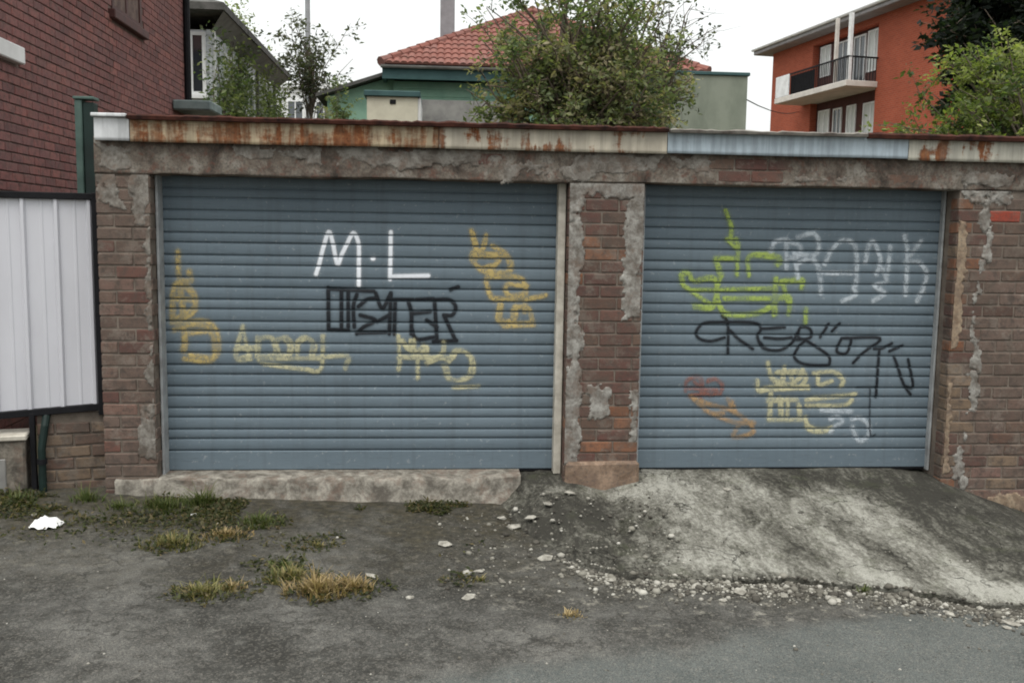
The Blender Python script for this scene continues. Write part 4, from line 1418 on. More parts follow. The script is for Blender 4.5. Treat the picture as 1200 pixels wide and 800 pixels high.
# pole
po = Vector((-3.33, 18.0, tz(-3.3, 18)))
pole = empty('street_pole', po)
tag(pole, 'thin grey steel pole standing beside the sparse tree', 'pole')
MB().tube([(po.x, po.y, po.z - 0.2), (po.x, po.y, 9.6)], [0.075, 0.058], 12).build('shaft', M['metal_pole'], pole)
MB().cbox(po.x - 0.14, po.x + 0.14, po.y - 0.14, po.y + 0.14, po.z - 0.02, po.z + 0.03, 0.01).build('base_plate', M['metal_pole'], pole)
MB().tube([(po.x, po.y, 9.6), (po.x + 0.3, po.y - 0.1, 9.9), (po.x + 1.0, po.y - 0.3, 10.0)], 0.035, 8).build('arm', M['metal_pole'], pole)
MB().cbox(po.x + 0.9, po.x + 1.45, po.y - 0.42, po.y - 0.2, 9.93, 10.03, 0.03).build('lamp_head', M['metal_pole'], pole)

# cream shed
sb = Vector((-0.86, 11.8, tz(-0.9, 11.8) - 0.1))
shed = empty('cream_shed', sb)
tag(shed, 'small cream rendered shed with dark green top edge in front of the mint green house', 'shed')
MB().box(-1.33, -0.40, 11.0, 12.6, sb.z - 0.1, 4.21).build('wall', M['cream'], shed)
MB().cbox(-1.38, -0.35, 10.94, 12.66, 4.212, 4.315, 0.012).build('coping', M['teal'], shed)
MB().cbox(-0.91, -0.80, 10.985, 11.02, 4.08, 4.16, 0.005).build('vent', M['black_metal'], shed)
MB().cbox(-0.40, -0.345, 11.02, 12.5, sb.z, 4.2, 0.006).build('corner_trim', M['offwhite'], shed)

# ================================================================ mint green house with red tiled hip roof
gbv = Vector((2.2, 16.5, tz(2, 16.5) - 0.2))
gh = empty('green_house', gbv)
tag(gh, 'mint green house with red tiled hip roof behind the leafy tree', 'house')
EZ = 5.13
gw = MB().box(-0.95, 5.3, 13.45, 20.0, gbv.z - 0.2, EZ - 0.25).build('wall', M['mint'], gh)
for i in range(12):
    z0 = 4.42 + i * 0.155 - 0.62
    if z0 > EZ - 0.3: break
    MB().add([(-0.96, 13.432, z0), (5.31, 13.432, z0), (5.31, 13.447, z0 + 0.15), (-0.96, 13.447, z0 + 0.15), (-0.96, 13.45, z0), (5.31, 13.45, z0)], [(0, 1, 2, 3), (4, 5, 1, 0)]).build('wall_board', M['mint'], gw)
MB().box(-1.10, 5.55, 13.02, 13.09, EZ - 0.27, EZ - 0.005).box(-1.10, 5.55, 13.09, 13.5, EZ - 0.22, EZ - 0.19).box(5.48, 5.55, 13.09, 20.2, EZ - 0.27, EZ - 0.005).box(-1.17, -1.101, 13.02, 20.2, EZ - 0.27, EZ - 0.005).build('eaves_shade_board', M['teal'], gh)  # dark teal also stands in for the shadow under the eaves
gu = MB()
for k in range(7):
    a = math.pi * k / 6
    gu.v += [(-1.2, 12.96 - 0.055 * math.cos(a) * 1.0, EZ - 0.01 - 0.06 * math.sin(a)), (5.6, 12.96 - 0.055 * math.cos(a), EZ - 0.01 - 0.06 * math.sin(a))]
    if k: gu.f.append((2 * k - 2, 2 * k - 1, 2 * k + 1, 2 * k))
gu.build('gutter', M['grey_wall'], gh)
MB().box(-0.42, 1.6, 12.9, 12.98, gbv.z, 4.44).build('side_fence', M['grey_wall'], gh)['label'] = 'weathered grey boards below the mint green wall'
# lean-to on the left
MB().prism([(-2.35, gbv.z), (-0.97, gbv.z), (-0.97, 5.0), (-2.35, 4.55)], 13.6, 17).build('lean_to', M['mint'], gh)
MB().prism([(-2.55, 4.50), (-0.99, 5.02), (-0.99, 5.09), (-2.55, 4.57)], 13.3, 17.2).build('lean_to_roof', M['roof_dark'], gh)
# roof
x0, x1, y0, y1 = -1.2, 5.6, 12.95, 20.2
pitch = math.tan(math.radians(29))
half = (x1 - x0) / 2
ridge_z = EZ + half * pitch
cx = (x0 + x1) / 2
ry0, ry1 = y0 + half, y1 - half
rf = MB().add([(x0, y0, EZ), (x1, y0, EZ), (x1, y1, EZ), (x0, y1, EZ), (cx, ry0, ridge_z), (cx, ry1, ridge_z)],
              [(0, 1, 4), (1, 2, 5, 4), (2, 3, 5), (3, 0, 4, 5), (0, 3, 2, 1)])
ro = rf.build('roof', M['tile'], gh)
tw, tg = 0.30, 0.30                                   # tile width, gauge along the slope
sl_len = half / math.cos(math.radians(29))
tm = MB()
for j, (yy_, zz_) in enumerate(((0.0, 0.030), (0.36, 0.012))):
    for k in range(9):
        t = k / 8
        prof_t = 0.035 * abs(math.sin(t * 2 * math.pi)) ** 0.7
        tm.v.append((-tw / 2 + t * tw, yy_, zz_ + prof_t))
for k in range(8):
    tm.f.append((k, k + 1, 10 + k, 9 + k))
for k in range(9):
    tm.v.append((tm.v[k][0], 0.0, 0.0))
for k in range(8):
    tm.f.append((18 + k, 19 + k, k + 1, k))
tme = tm.mesh('roof_tile')
tme.materials.append(M['tile'])
nrow = int(sl_len / tg)
for r in range(nrow):
    d = r * tg * math.cos(math.radians(29))
    xa, xb = x0 + d, x1 - d
    n = int((xb - xa) / tw)
    for i in range(n):
        o = bpy.data.objects.new('roof_tile', tme)
        col.objects.link(o)
        o.parent = ro
        xx_ = (xa + xb) / 2 + (i - (n - 1) / 2) * tw
        o.location = (xx_ - gbv.x, y0 - 0.04 + d - gbv.y, EZ + 0.012 + r * tg * math.sin(math.radians(29)) - gbv.z)
        o.rotation_euler = (math.radians(29) - 0.03, 0, 0)
for sx, ex in ((x0, cx), (x1, cx)):
    m = MB()
    for i in range(18):
        p0 = Vector((sx, y0, EZ + 0.05)).lerp(Vector((ex, ry0, ridge_z + 0.05)), i / 18)
        p1 = Vector((sx, y0, EZ + 0.05)).lerp(Vector((ex, ry0, ridge_z + 0.05)), (i + 1) / 18)
        m.tube([p0, p1], [0.105, 0.085], 8)
    m.build('hip_capping', M['tile'], ro)
MB().tube([(cx, ry0 - 0.1, ridge_z + 0.05), (cx, ry1 + 0.1, ridge_z + 0.05)], 0.1, 8).build('ridge_capping', M['tile'], ro)
ch = MB().cbox(0.005, 0.325, 14.75, 15.07, 5.9, 8.6, 0.01).build('chimney', M['flue'], gh)
MB().cbox(-0.04, 0.37, 14.70, 15.12, 8.6, 8.75, 0.02).build('chimney_cap', M['flue'], ch)

pv = Vector((5.7, 13.1, tz(5.7, 13) - 0.2))
para = empty('parapet_wall', pv)
tag(para, 'grey green rendered side building with flat dark top right of the tiled roof', 'building')
MB().box(4.75, 6.29, 13.0, 19.5, pv.z, 5.17).build('wall', M['mint_dull'], para) if False else MB().box(4.75, 6.29, 12.5, 12.94, pv.z, 5.02).build('wall', M['mint_dull'], para)
MB().cbox(4.72, 6.33, 12.46, 12.945, 5.022, 5.09, 0.01).build('coping', M['teal'], para)

# ================================================================ red brick flats
FA = math.atan2(0.988, -0.157)
fz = tz(18, 35) - 0.3
fb_ = Vector((18.072, 34.968, fz))
flats = empty('brick_flats', fb_, FA)
tag(flats, 'three storey orange red brick block of flats with pale balcony slab', 'building')


def F(m, name, mat, parent=flats):
    o = MB()
    o.v = [(x, y, z - fz) for x, y, z in m.v]
    o.f = m.f
    return mesh_obj(name, o.mesh(name), mat, parent)


ZT = 11.15
m = MB().box(-6.3, 6.6, -9, -0.35, fz, ZT).box(2.8, 6.6, -0.35, 0, fz, ZT).box(-6.3, -2.3, -0.35, 0, fz, ZT).box(-2.3, 2.8, -0.35, 0, 10.85, ZT).box(-2.3, 2.8, -0.35, 0, fz, 5.9)
fw_ = F(m, 'wall', M['flats_brick'])
F(MB().box(-2.298, 2.798, -0.345, -0.335, 5.9, 10.85), 'recess_shade_sheet', M['flats_shaded'])  # thin sheet over the bay's back wall, its shade painted as dark brick
F(MB().cbox(-6.9, 7.3, -9.5, 0.75, ZT + 0.003, ZT + 0.28, 0.03), 'eaves', M['fascia_board'])
F(MB().add([(-6.9, -9.5, ZT + 0.285), (7.3, -9.5, ZT + 0.285), (7.3, 0.8, ZT + 0.285), (-6.9, 0.8, ZT + 0.285), (-2.5, -4.4, ZT + 2.0), (3.0, -4.4, ZT + 2.0)], [(0, 1, 5, 4), (1, 2, 5), (2, 3, 4, 5), (3, 0, 4)]), 'roof', M['roof_dark'])
gt = MB()
for k in range(7):
    a = math.pi * k / 6
    gt.v += [(-6.9, 0.82 - 0.07 * math.cos(a), ZT + 0.27 - 0.1 * math.sin(a)), (7.3, 0.82 - 0.07 * math.cos(a), ZT + 0.27 - 0.1 * math.sin(a))]
    if k: gt.f.append((2 * k - 2, 2 * k - 1, 2 * k + 1, 2 * k))
F(gt, 'gutter', M['offwhite'])
bal = F(MB().cbox(-2.42, 3.55, -0.33, 1.5, 8.17, 8.42, 0.02), 'balcony_slab', M['slab'])
rm = MB()
for i in range(44):
    s = -2.36 + i * 0.1345
    rm.box(s - 0.012, s + 0.012, 1.40, 1.424, 8.42, 9.36)
for i in range(10):
    rm.box(-2.372, -2.348, 0.05 + i * 0.14, 0.074 + i * 0.14, 8.42, 9.36)
F(rm, 'railing', M['black_metal'], bal)
F(MB().box(-2.40, 3.5, 1.385, 1.44, 9.36, 9.42).box(-2.40, -2.33, 0.0, 1.384, 9.36, 9.42), 'handrail', M['black_metal'], bal)
F(MB().cbox(2.3, 3.5, 1.43, 1.49, 8.43, 9.4, 0.01), 'balcony_screen', M['white_paint'], bal)['label'] = 'white screen panel at the end of the balcony'
F(MB().cbox(0.3, 2.3, 1.32, 1.37, 8.43, 9.3, 0.01), 'balcony_screen', M['black_metal'], bal)['label'] = 'dark screen panel along the balcony'
F(MB().cbox(-2.40, -2.22, 1.24, 1.384, 8.425, ZT, 0.01), 'balcony_post', M['white_paint'], bal)
F(MB().cbox(-1.35, -1.22, 1.24, 1.384, 8.425, ZT, 0.01), 'balcony_post', M['slab'], bal)


def flat_window(s0, s1, z0, z1, out, pane):
    f = MB()
    t = 0.07
    f.box(s0, s0 + t, out, out + 0.06, z0, z1).box(s1 - t, s1, out, out + 0.06, z0, z1).box(s0 + t, s1 - t, out, out + 0.06, z1 - t, z1).box(s0 + t, s1 - t, out, out + 0.06, z0, z0 + t)
    f.box((s0 + s1) / 2 - 0.03, (s0 + s1) / 2 + 0.03, out, out + 0.045, z0 + t, z1 - t)
    w = F(f, 'window', M['white_paint'])
    F(MB().box(s0 + t, s1 - t, out + 0.005, out + 0.02, z0 + t, z1 - t), 'pane', pane, w)


for s0, s1, z0, z1, p in ((1.75, 2.6, 9.35, 10.75, 'curtain'), (0.2, 1.3, 8.43, 10.7, 'glass_mid'), (-1.0, -0.1, 8.43, 10.7, 'glass_mid'), (-2.15, -1.15, 9.0, 10.75, 'curtain'),
                          (1.6, 2.55, 6.4, 7.8, 'curtain'), (0.6, 1.3, 6.4, 7.75, 'glass_mid'), (-0.5, 0.2, 6.0, 7.75, 'curtain'), (-2.1, -1.05, 6.3, 7.7, 'curtain')):
    flat_window(s0, s1, z0, z1, -0.334, M[p])
# wire between the parapet and the flats
wm = MB().tube([(6.2, 12.6, 4.62)] + [(6.2 + 12.0 * t, 12.6 + 28 * t, 4.62 + 3.6 * t - 0.9 * t * (1 - t)) for t in (0.15, 0.3, 0.45, 0.6, 0.75, 0.9)] + [(18.6, 40.9, 8.2)], 0.014, 6)
wo = wm.build('overhead_wire', M['black_metal'], None, (6.2, 12.6, 4.62))
tag(wo, 'thin dark overhead wire running from the parapet to the flats', 'wire')

# ================================================================ trees and shrubs
def leaves_mesh(name, P, size, cols, seed, up=0.45, aspect=0.45, droop=0.0):
    """Folded leaves (two triangles each side of the midrib would be lost at this size: one bent quad each)."""
    r = np.random.default_rng(seed)
    n = len(P)
    d = r.normal(size=(n, 3))
    d[:, 2] = d[:, 2] * 0.6 - droop
    d /= np.linalg.norm(d, axis=1)[:, None]
    nn = r.normal(size=(n, 3)) + np.array([0, 0, up * 2])
    s = np.cross(d, nn)
    s /= np.linalg.norm(s, axis=1)[:, None] + 1e-9
    nn = np.cross(s, d)
    L = size * r.uniform(0.6, 1.35, n)[:, None]
    W = L * aspect * r.uniform(0.8, 1.2, n)[:, None]
    V = np.stack([P, P + d * L * 0.5 + s * W * 0.5 + nn * L * 0.07, P + d * L - nn * L * 0.06, P + d * L * 0.5 - s * W * 0.5 + nn * L * 0.07], 1).reshape(-1, 3)
    F = np.arange(4 * n).reshape(-1, 4)
    me = bpy.data.meshes.new(name)
    fast_mesh(me, V, F)
    pt_color(me, 'Col', np.repeat(np.clip(cols, 0.004, 1), 4, 0))
    me.materials.append(M['leaf'])
    return me


def palette(n, pal, seed, base=None, jit=0.18):
    r = np.random.default_rng(seed)
    pal = np.array(pal)
    w = r.random(n) if base is None else np.clip(base + r.normal(0, 0.16, n), 0, 1)
    x = w * (len(pal) - 1)
    i = np.clip(x.astype(int), 0, len(pal) - 2)
    c = pal[i] + (pal[i + 1] - pal[i]) * (x - i)[:, None]
    return c * (1 + r.normal(0, jit, n))[:, None]


def make_tree(name, base, centre, radii, nlimb, nleaf, size, pal, label, cat, seed, trunk_r=0.09, twig=0.45, flat=0.75, group=None, sparse_top=0.0, gap=0.0, stems=1, aspect=0.45):
    r = np.random.default_rng(seed)
    base, centre, radii = np.array(base, float), np.array(centre, float), np.array(radii, float)
    root = empty(name, base)
    tag(root, label, cat, group)
    wood = MB()
    ends = []
    tops = []
    for s_ in range(stems):
        off = np.array([r.uniform(-.3, .3), r.uniform(-.3, .3), 0]) * (stems > 1)
        top = centre + off * 2 + np.array([0, 0, -0.35 * radii[2]])
        mid = (base + off * 0.4 + top) / 2 + r.normal(0, 0.08, 3)
        wood.tube([base + off * 0.4 - [0, 0, 0.15], mid, top], [trunk_r, trunk_r * 0.8, trunk_r * 0.6], 9)
        tops.append((base + off * 0.4, mid, top))
    leafP, leafB = [], []
    for i in range(nlimb):
        v = r.normal(size=3)
        v /= np.linalg.norm(v)
        rad = r.random() ** (1 / 2.4)
        e = centre + v * rad * radii
        b0, m0, t0 = tops[i % stems]
        st = m0 + (t0 - m0) * r.uniform(0.1, 1.0)
        k1 = st + (e - st) * 0.4 + np.array([0, 0, 0.12 * radii[2]]) + r.normal(0, 0.06, 3)
        k2 = st + (e - st) * 0.75 + np.array([0, 0, 0.08 * radii[2]]) + r.normal(0, 0.05, 3)
        tr = trunk_r * r.uniform(0.22, 0.4)
        wood.tube([st, k1, k2, e], [tr, tr * 0.7, tr * 0.45, tr * 0.22], 5, False)
        tone = r.random()
        ntw = r.integers(4, 8)
        for j in range(ntw):
            f = r.uniform(0.35, 1.0)
            s0 = (k1 + (k2 - k1) * (f - .35) / .35) if f < 0.7 else (k2 + (e - k2) * (f - .7) / .3)
            dv = r.normal(size=3) * [1, 1, flat] + v * 0.5
            dv /= np.linalg.norm(dv)
            tip = s0 + dv * twig * r.uniform(0.5, 1.2)
            wood.tube([s0, (s0 + tip) / 2 + r.normal(0, 0.02, 3), tip], [tr * 0.3, tr * 0.2, tr * 0.1], 3, False)
            ends.append((s0, tip, tone + r.normal(0, 0.15)))
    ne = len(ends)
    per = np.maximum(1, r.poisson(nleaf / ne * (1 - gap), ne))
    for (s0, tip, tone), k in zip(ends, per):
        if gap and r.random() < gap * 0.5: continue
        t = r.random(k)[:, None] ** 0.7
        P = s0 + (tip - s0) * t + r.normal(0, twig * 0.13, (k, 3))
        leafP.append(P)
        leafB.append(np.full(k, tone))
    P = np.concatenate(leafP)
    B = np.concatenate(leafB)
    wood.sm = True
    wood.build('trunk', M['bark'], root)
    me = leaves_mesh('crown', P - base, size, palette(len(P), pal, seed + 1, B), seed + 2, aspect=aspect)
    c = mesh_obj('crown', me, None, root)
    return root


GREEN = [(0.075, 0.108, 0.055), (0.125, 0.16, 0.078), (0.185, 0.215, 0.105), (0.24, 0.26, 0.135), (0.31, 0.27, 0.175)]
LIME = [(0.055, 0.085, 0.032), (0.11, 0.145, 0.048), (0.19, 0.225, 0.07), (0.29, 0.31, 0.115)]
DARK = [(0.010, 0.016, 0.012), (0.016, 0.025, 0.017), (0.026, 0.036, 0.022)]
OLIVE = [(0.045, 0.055, 0.038), (0.075, 0.085, 0.055), (0.105, 0.11, 0.075)]

make_tree('leafy_tree', (2.15, 7.3, tz(2.1, 7.3)), (2.05, 7.1, 3.95), (1.74, 1.3, 1.85), 200, 27000, 0.088, GREEN,
          'dense leafy green tree behind the garage in front of the red tiled roof', 'tree', 21, 0.11, 0.42, stems=3)
make_tree('leafy_tree', (3.1, 7.9, tz(3.1, 7.9)), (3.35, 7.6, 4.6), (1.05, 0.8, 0.85), 26, 1500, 0.085, OLIVE,
          'spindly open branched tree with sparse leaves against the sky beside the dense tree', 'tree', 33, 0.06, 0.5, gap=0.3)
make_tree('slender_tree', (-3.0, 16.0, tz(-3, 16)), (-2.95, 16.0, 6.0), (1.0, 0.8, 1.35), 40, 2600, 0.12, OLIVE,
          'spindly sparse tree with small leaves beside the thin grey pole', 'tree', 40, 0.05, 0.5, gap=0.25)
make_tree('garden_shrub', (9.9, 8.6, tz(9.9, 8.6)), (9.6, 8.5, 3.45), (2.35, 1.2, 1.85), 190, 27000, 0.10, LIME,
          'bright yellow green shrub behind the right end of the garage roof', 'shrub', 50, 0.08, 0.42, stems=3)
make_tree('dark_tree', (18.6, 21.5, tz(18, 21)), (18.6, 21.5, 8.0), (3.7, 2.2, 5.4), 300, 60000, 0.26, DARK,
          'tall dark green tree standing beside the brick flats', 'tree', 60, 0.2, 0.8)
make_tree('small_bush', (-2.05, 12.2, tz(-2, 12)), (-2.05, 12.2, 3.95), (0.42, 0.35, 0.75), 22, 1500, 0.08, GREEN,
          'small green bush left of the cream shed', 'bush', 70, 0.03, 0.25)

# vine on the weatherboard house
r_ = np.random.default_rng(77)
vo = Vector((-4.5, 15.0, tz(-4.5, 15)))
vine = empty('climbing_vine', vo)
tag(vine, 'leafy vine climbing the pale weatherboard house wall', 'vine')
vm = MB()
Pv, Bv = [], []
for i in range(26):
    y = 13.0 + r_.random() ** 1.3 * 7.6
    z0, z1 = vo.z, r_.uniform(4.6, 6.35)
    pts = [(-4.5 + r_.normal(0, 0.03), y + 0.25 * math.sin(k + i) + r_.normal(0, 0.05), z0 + (z1 - z0) * k / 6) for k in range(7)]
    vm.tube(pts, [0.022, 0.02, 0.018, 0.015, 0.012, 0.010, 0.006], 5, False)
    for k in range(2, 7):
        n = r_.integers(30, 130)
        Pv.append(np.array(pts[k]) + r_.normal(0, 1, (n, 3)) * [0.13, 0.30, 0.28])
        Bv.append(np.full(n, r_.random()))
Pv, Bv = np.concatenate(Pv), np.concatenate(Bv)
vm.build('stem', M['bark'], vine)
mesh_obj('foliage', leaves_mesh('foliage', Pv - np.array(vo), 0.11, palette(len(Pv), GREEN[:4], 78, Bv), 79), None, vine)


# ================================================================ ground litter and weeds
def ground_at(x, y):
    """Height of what lies on top at a spot of the lane."""
    z = road_surface(np.array([float(x)]), np.array([float(y)]))[0, 2]
    if 0.47 < x < 5.5:
        yf = float(apron_front(np.array([float(x)]))[0])
        if y > yf:
            zb = float(apron_back(x))
            t = min(1, max(0, (y + 0.12) / (yf + 0.12)))
            za = zb + (min(float(road_z(x, y)) + 0.035, zb) - zb) * t ** 0.92
            z = max(z, za)
    return float(z)


def grass_mesh(n, spread, length, pal, seed, lean=0.8, width=0.005):
    r = np.random.default_rng(seed)
    V, Fq, C = [], [], []
    a = r.uniform(0, 2 * np.pi, n)
    rad = spread * np.abs(r.normal(0, 0.62, n)) * (1 + 0.5 * np.sin(3 * a + seed))
    rad = np.minimum(rad, spread * 0.85)
    bx, by = rad * np.cos(a), rad * np.sin(a) * 0.75
    cols = palette(n, pal, seed + 1)
    for i in range(n):
        L = 0.85 * length * r.uniform(0.2, 1.0) ** 0.8 * r.choice([0.7, 1.0, 1.5], p=[.5, .38, .12]) * (1.25 - 0.75 * min(1, rad[i] / spread / 1.3))
        da = a[i] + r.normal(0, 0.9)
        ln = lean * r.uniform(0.2, 1.6)
        dx, dy = math.cos(da), math.sin(da)
        px, py = -dy, dx
        w = width * r.uniform(0.6, 1.3)
        b = len(V)
        for k, t in enumerate((0.0, 0.4, 0.75, 1.0)):
            h = L * t * (1 - 0.35 * ln * t)
            o = L * ln * t * t * 0.8
            ww = w * (1 - t) ** 0.7
            cx_, cy_ = bx[i] + dx * o, by[i] + dy * o
            V += [(cx_ + px * ww, cy_ + py * ww, h - 0.01), (cx_ - px * ww, cy_ - py * ww, h - 0.01)]
            C += [cols[i], cols[i]]
            if k: Fq.append((b + 2 * k - 2, b + 2 * k - 1, b + 2 * k + 1, b + 2 * k))
    me = bpy.data.meshes.new('grass_tuft')
    fast_mesh(me, np.array(V), np.array(Fq))
    pt_color(me, 'Col', np.clip(np.array(C), 0.01, 1))
    me.materials.append(M['blade'])
    return me


GG = [(0.055, 0.08, 0.022), (0.09, 0.115, 0.035), (0.15, 0.15, 0.06)]
GY = [(0.09, 0.11, 0.035), (0.18, 0.165, 0.065), (0.30, 0.24, 0.11)]
GD = [(0.17, 0.125, 0.06), (0.30, 0.215, 0.10), (0.42, 0.33, 0.18)]
tufts = [
    (-0.63, -1.93, 0.20, 0.13, 620, GD, 'thick dry straw coloured grass tuft on the lane beside a greener tuft'),
    (-0.45, -1.88, 0.13, 0.12, 300, GD, 'small dry straw tuft at the edge of the largest dry tuft'),
    (-0.80, -1.72, 0.18, 0.10, 420, GY, 'mixed green and straw tuft behind the thick dry tuft'),
    (-0.87, -1.55, 0.12, 0.07, 130, GG, 'low green tuft in the asphalt behind the mixed tuft'),
    (-1.22, -1.97, 0.16, 0.11, 360, GY, 'yellow green grass tuft with tall thin blades, alone on the asphalt'),
    (-1.08, -1.90, 0.10, 0.09, 110, GD, 'low straw tuft between the yellow green tuft and the dry tufts'),
    (-1.57, -1.22, 0.22, 0.09, 460, GY, 'spreading yellow green tuft halfway to the concrete sill'),
    (-1.30, -1.05, 0.2, 0.07, 360, GD, 'flat patch of straw grass near the concrete sill'),
    (-1.13, -0.82, 0.17, 0.11, 360, GG, 'green tuft in front of the concrete sill'),
    (-1.60, -0.42, 0.13, 0.20, 260, GG, 'tall dark green tuft against the left end of the concrete sill'),
    (-1.82, -0.52, 0.24, 0.12, 500, GG, 'broad green tuft at the foot of the left pier'),
    (-2.10, -0.55, 0.18, 0.09, 200, GG, 'low green tuft between the left pier and the crumpled paper'),
    (-2.35, -0.40, 0.13, 0.13, 160, GG, 'green tuft below the tan bricks'),
    (-0.72, -1.20, 0.12, 0.05, 110, GY, 'thin low yellow green patch below the middle of the sill'),
    (2.41, -1.84, 0.045, 0.07, 70, GG, 'tiny bright green tuft growing from the broken driveway edge'),
    (0.68, -2.22, 0.12, 0.04, 110, GD, 'flat scrap of straw grass on the asphalt near the driveway corner'),
    (0.24, -1.72, 0.06, 0.05, 60, GY, 'tiny yellow green tuft between pale stones'),
    (-2.75, -0.50, 0.12, 0.12, 130, GG, 'green tuft in front of the concrete block'),
]
for i, (x, y, sp, ln, n, pal, lab) in enumerate(tufts):
    o = mesh_obj('grass_tuft', grass_mesh(n, sp, ln, pal, 300 + 5 * i), None)
    o.location = (x, y, ground_at(x, y) + 0.004)
    tag(o, lab, 'grass', 'grass tufts growing through the asphalt')

# low weeds nobody could count along the wall foot
rw = np.random.default_rng(90)
n = 22000
wxs = rw.uniform(-3.6, 0.3, n)
wys = -0.30 - np.abs(rw.normal(0, 0.33, n))
keep = (vnoise(wxs, wys, 2.2, 91) > -0.28 + 0.46 * (wxs > -1.3)) & (wys > -1.35)
keep &= ~((wxs > -2.24) & (wys > -0.33))
wxs, wys = wxs[keep], wys[keep]
# looser weeds and dead leaves round the tufts
ex = rw.uniform(-2.0, 0.2, 9000)
ey = rw.uniform(-2.25, -0.6, 9000)
near = np.min([np.hypot(ex - t[0], (ey - t[1]) * 1.3) for t in tufts], 0)
kk = near + 0.10 * vnoise(ex, ey, 5, 95) < 0.20
wxs, wys = np.concatenate([wxs, ex[kk]]), np.concatenate([wys, ey[kk]])
zz = road_surface(wxs, wys)[:, 2]
Pw = np.stack([wxs, wys, zz + np.abs(rw.normal(0, 0.014, len(zz)))], 1)
wme = leaves_mesh('weeds', Pw, 0.032, palette(len(Pw), [(0.03, 0.04, 0.016), (0.055, 0.066, 0.026), (0.10, 0.095, 0.045), (0.17, 0.13, 0.07)], 92), 93, up=1.0)
tag(mesh_obj('weeds', wme), 'low weeds and leaf litter along the wall foot', 'weeds', kind='stuff')


# loose stones
def rock_mesh(name, seed, flat=0.6, mat=None):
    r = random.Random(seed)
    g = (1 + 5 ** 0.5) / 2
    vs = [Vector(v).normalized() for v in ((-1, g, 0), (1, g, 0), (-1, -g, 0), (1, -g, 0), (0, -1, g), (0, 1, g), (0, -1, -g), (0, 1, -g), (g, 0, -1), (g, 0, 1), (-g, 0, -1), (-g, 0, 1))]
    fs = [(0, 11, 5), (0, 5, 1), (0, 1, 7), (0, 7, 10), (0, 10, 11), (1, 5, 9), (5, 11, 4), (11, 10, 2), (10, 7, 6), (7, 1, 8), (3, 9, 4), (3, 4, 2), (3, 2, 6), (3, 6, 8), (3, 8, 9), (4, 9, 5), (2, 4, 11), (6, 2, 10), (8, 6, 7), (9, 8, 1)]
    m = MB().add([(v.x * r.uniform(.65, 1.2), v.y * r.uniform(.65, 1.2), v.z * flat * r.uniform(.7, 1.1)) for v in vs], fs)
    me = m.mesh(name)
    if mat: me.materials.append(mat)
    return me


ROCK = [rock_mesh('concrete_chunk', s, 0.5, M['stone']) for s in range(6)]
rs = random.Random(12)
chunks = [(0.65, -1.36, .055), (0.50, -0.80, .07), (0.62, -0.78, .05), (0.24, -1.59, .04), (0.17, -1.98, .045), (-0.36, -1.68, .04), (-0.14, -1.99, .03), (0.44, -0.60, .05), (0.05, -1.15, .06),
          (1.45, -1.80, .05), (1.68, -1.86, .06), (1.30, -1.78, .045), (1.92, -1.90, .04), (0.98, -1.70, .05), (0.86, -1.62, .04), (2.20, -1.95, .035), (2.75, -2.12, .05), (3.02, -2.25, .05), (3.2, -2.28, .04), (2.95, -2.32, .035), (1.12, -1.86, .04), (1.55, -1.98, .03), (0.36, -1.74, .035), (-1.55, -0.66, .03), (-2.55, -0.75, .03), (0.92, -0.45, .05), (0.75, -0.62, .04), (2.05, -0.42, .035)]
for i, (x, y, sz) in enumerate(chunks):
    o = bpy.data.objects.new('concrete_chunk', ROCK[i % 6])
    col.objects.link(o)
    o.scale = (sz, sz * rs.uniform(.6, .9), sz * rs.uniform(.45, .8))
    o.rotation_euler = (rs.uniform(-.15, .15), rs.uniform(-.15, .15), rs.uniform(0, 6.28))
    o.location = (x, y, ground_at(x, y) + sz * 0.10)
    lab = 'pale concrete chunk on the dark rubble between sill and driveway' if x < 1.1 and y > -1.5 and x > 0 else 'pale concrete chunk in the gravel along the broken driveway edge' if x > 0.8 and y < -1.5 else 'single pale concrete chunk lying high on the driveway ramp' if x > 1.2 else 'pale stone among the weeds near the fence' if x < -1 else 'pale stone lying alone on the bare asphalt'
    tag(o, lab, 'stone', 'loose concrete chunks around the driveway')

# gravel where the driveway edge has crumbled
rg = np.random.default_rng(15)
n1 = 7000
gx = rg.uniform(0.75, 5.2, n1)
gy = apron_front(gx) - 0.01 - np.abs(rg.normal(0, 0.13, n1)) + 0.02
gs = np.exp(rg.normal(math.log(0.0065), 0.55, n1))
n2 = 700
gx2, gy2 = rg.uniform(0.0, 1.5, n2), rg.uniform(-2.0, -0.45, n2)
n3 = 500
gx3, gy3 = rg.uniform(-3.3, 4.5, n3), rg.uniform(-3.2, -0.7, n3)
gx, gy = np.concatenate([gx, gx2, gx3]), np.concatenate([gy, gy2, gy3])
gs = np.concatenate([gs, np.exp(rg.normal(math.log(0.006), 0.6, n2)), np.exp(rg.normal(math.log(0.0045), 0.4, n3))])
gs = np.clip(gs, 0.002, 0.03)
ok = ~((gx < 0.62) & (gy > -0.45))
gx, gy, gs = gx[ok], gy[ok], gs[ok]
gz = np.array([ground_at(a, b) for a, b in zip(gx, gy)])
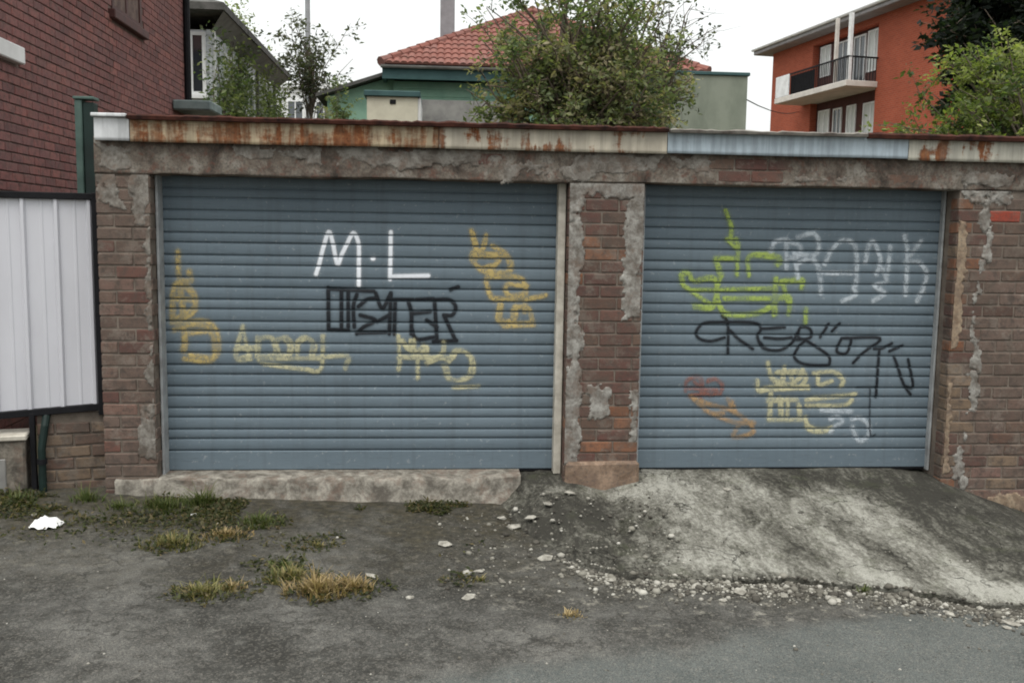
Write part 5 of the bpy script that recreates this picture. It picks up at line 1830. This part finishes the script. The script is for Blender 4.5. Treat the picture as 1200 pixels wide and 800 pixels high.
rk = [rock_mesh('r', 50 + k, 0.7) for k in range(8)]
rkv = []
for me in rk:
    v = np.empty(36, np.float32)
    me.vertices.foreach_get('co', v)
    rkv.append(v.reshape(-1, 3))
tri = np.array([p.vertices[:] for p in rk[0].polygons])
VV, FF = [], []
for i in range(len(gx)):
    a = rg.uniform(0, 6.28)
    v = rkv[i % 8] * gs[i]
    c, s = math.cos(a), math.sin(a)
    VV.append(np.stack([v[:, 0] * c - v[:, 1] * s + gx[i], v[:, 0] * s + v[:, 1] * c + gy[i], v[:, 2] + gz[i] + gs[i] * 0.25], 1))
    FF.append(tri + 12 * i)
for me in rk: bpy.data.meshes.remove(me)
gme = bpy.data.meshes.new('gravel')
fast_mesh(gme, np.concatenate(VV), np.concatenate(FF))
gme.materials.append(M['pebble'])
tag(mesh_obj('gravel', gme), 'loose pale gravel along the broken driveway edge', 'gravel', kind='stuff')


# crumpled paper
def crumple(name, x, y, w, seed, label):
    r = random.Random(seed)
    m = MB()
    n = 9
    for j in range(n):
        for i in range(n):
            u, v = i / (n - 1) - .5, j / (n - 1) - .5
            e = max(abs(u), abs(v)) * 2
            h = 0.30 * (1 - e ** 2) + 0.16 * mnoise.noise((u * 6 + seed, v * 6, 0)) + 0.09 * mnoise.noise((u * 15, v * 15, seed))
            m.v.append((x + w * (u + 0.10 * mnoise.noise((u * 5, v * 5, seed + 4.0))), y + w * 0.8 * (v + 0.10 * mnoise.noise((u * 5, v * 5, seed + 9.0))), max(0.004, w * (h + 0.05))))
    z0 = ground_at(x, y)
    m.v = [(a, b, c + z0) for a, b, c in m.v]
    for j in range(n - 1):
        for i in range(n - 1):
            a = j * n + i
            m.f.append((a, a + 1, a + n + 1, a + n))
    o = m.build(name, M['paper'], None, (x, y, z0))
    tag(o, label, 'litter')


crumple('paper_litter', -2.40, -0.95, 0.17, 3, 'crumpled white paper lying on the lane below the fence')
crumple('paper_litter', -1.585, -0.66, 0.045, 5, 'tiny white scrap of paper among the weeds near the left pier')
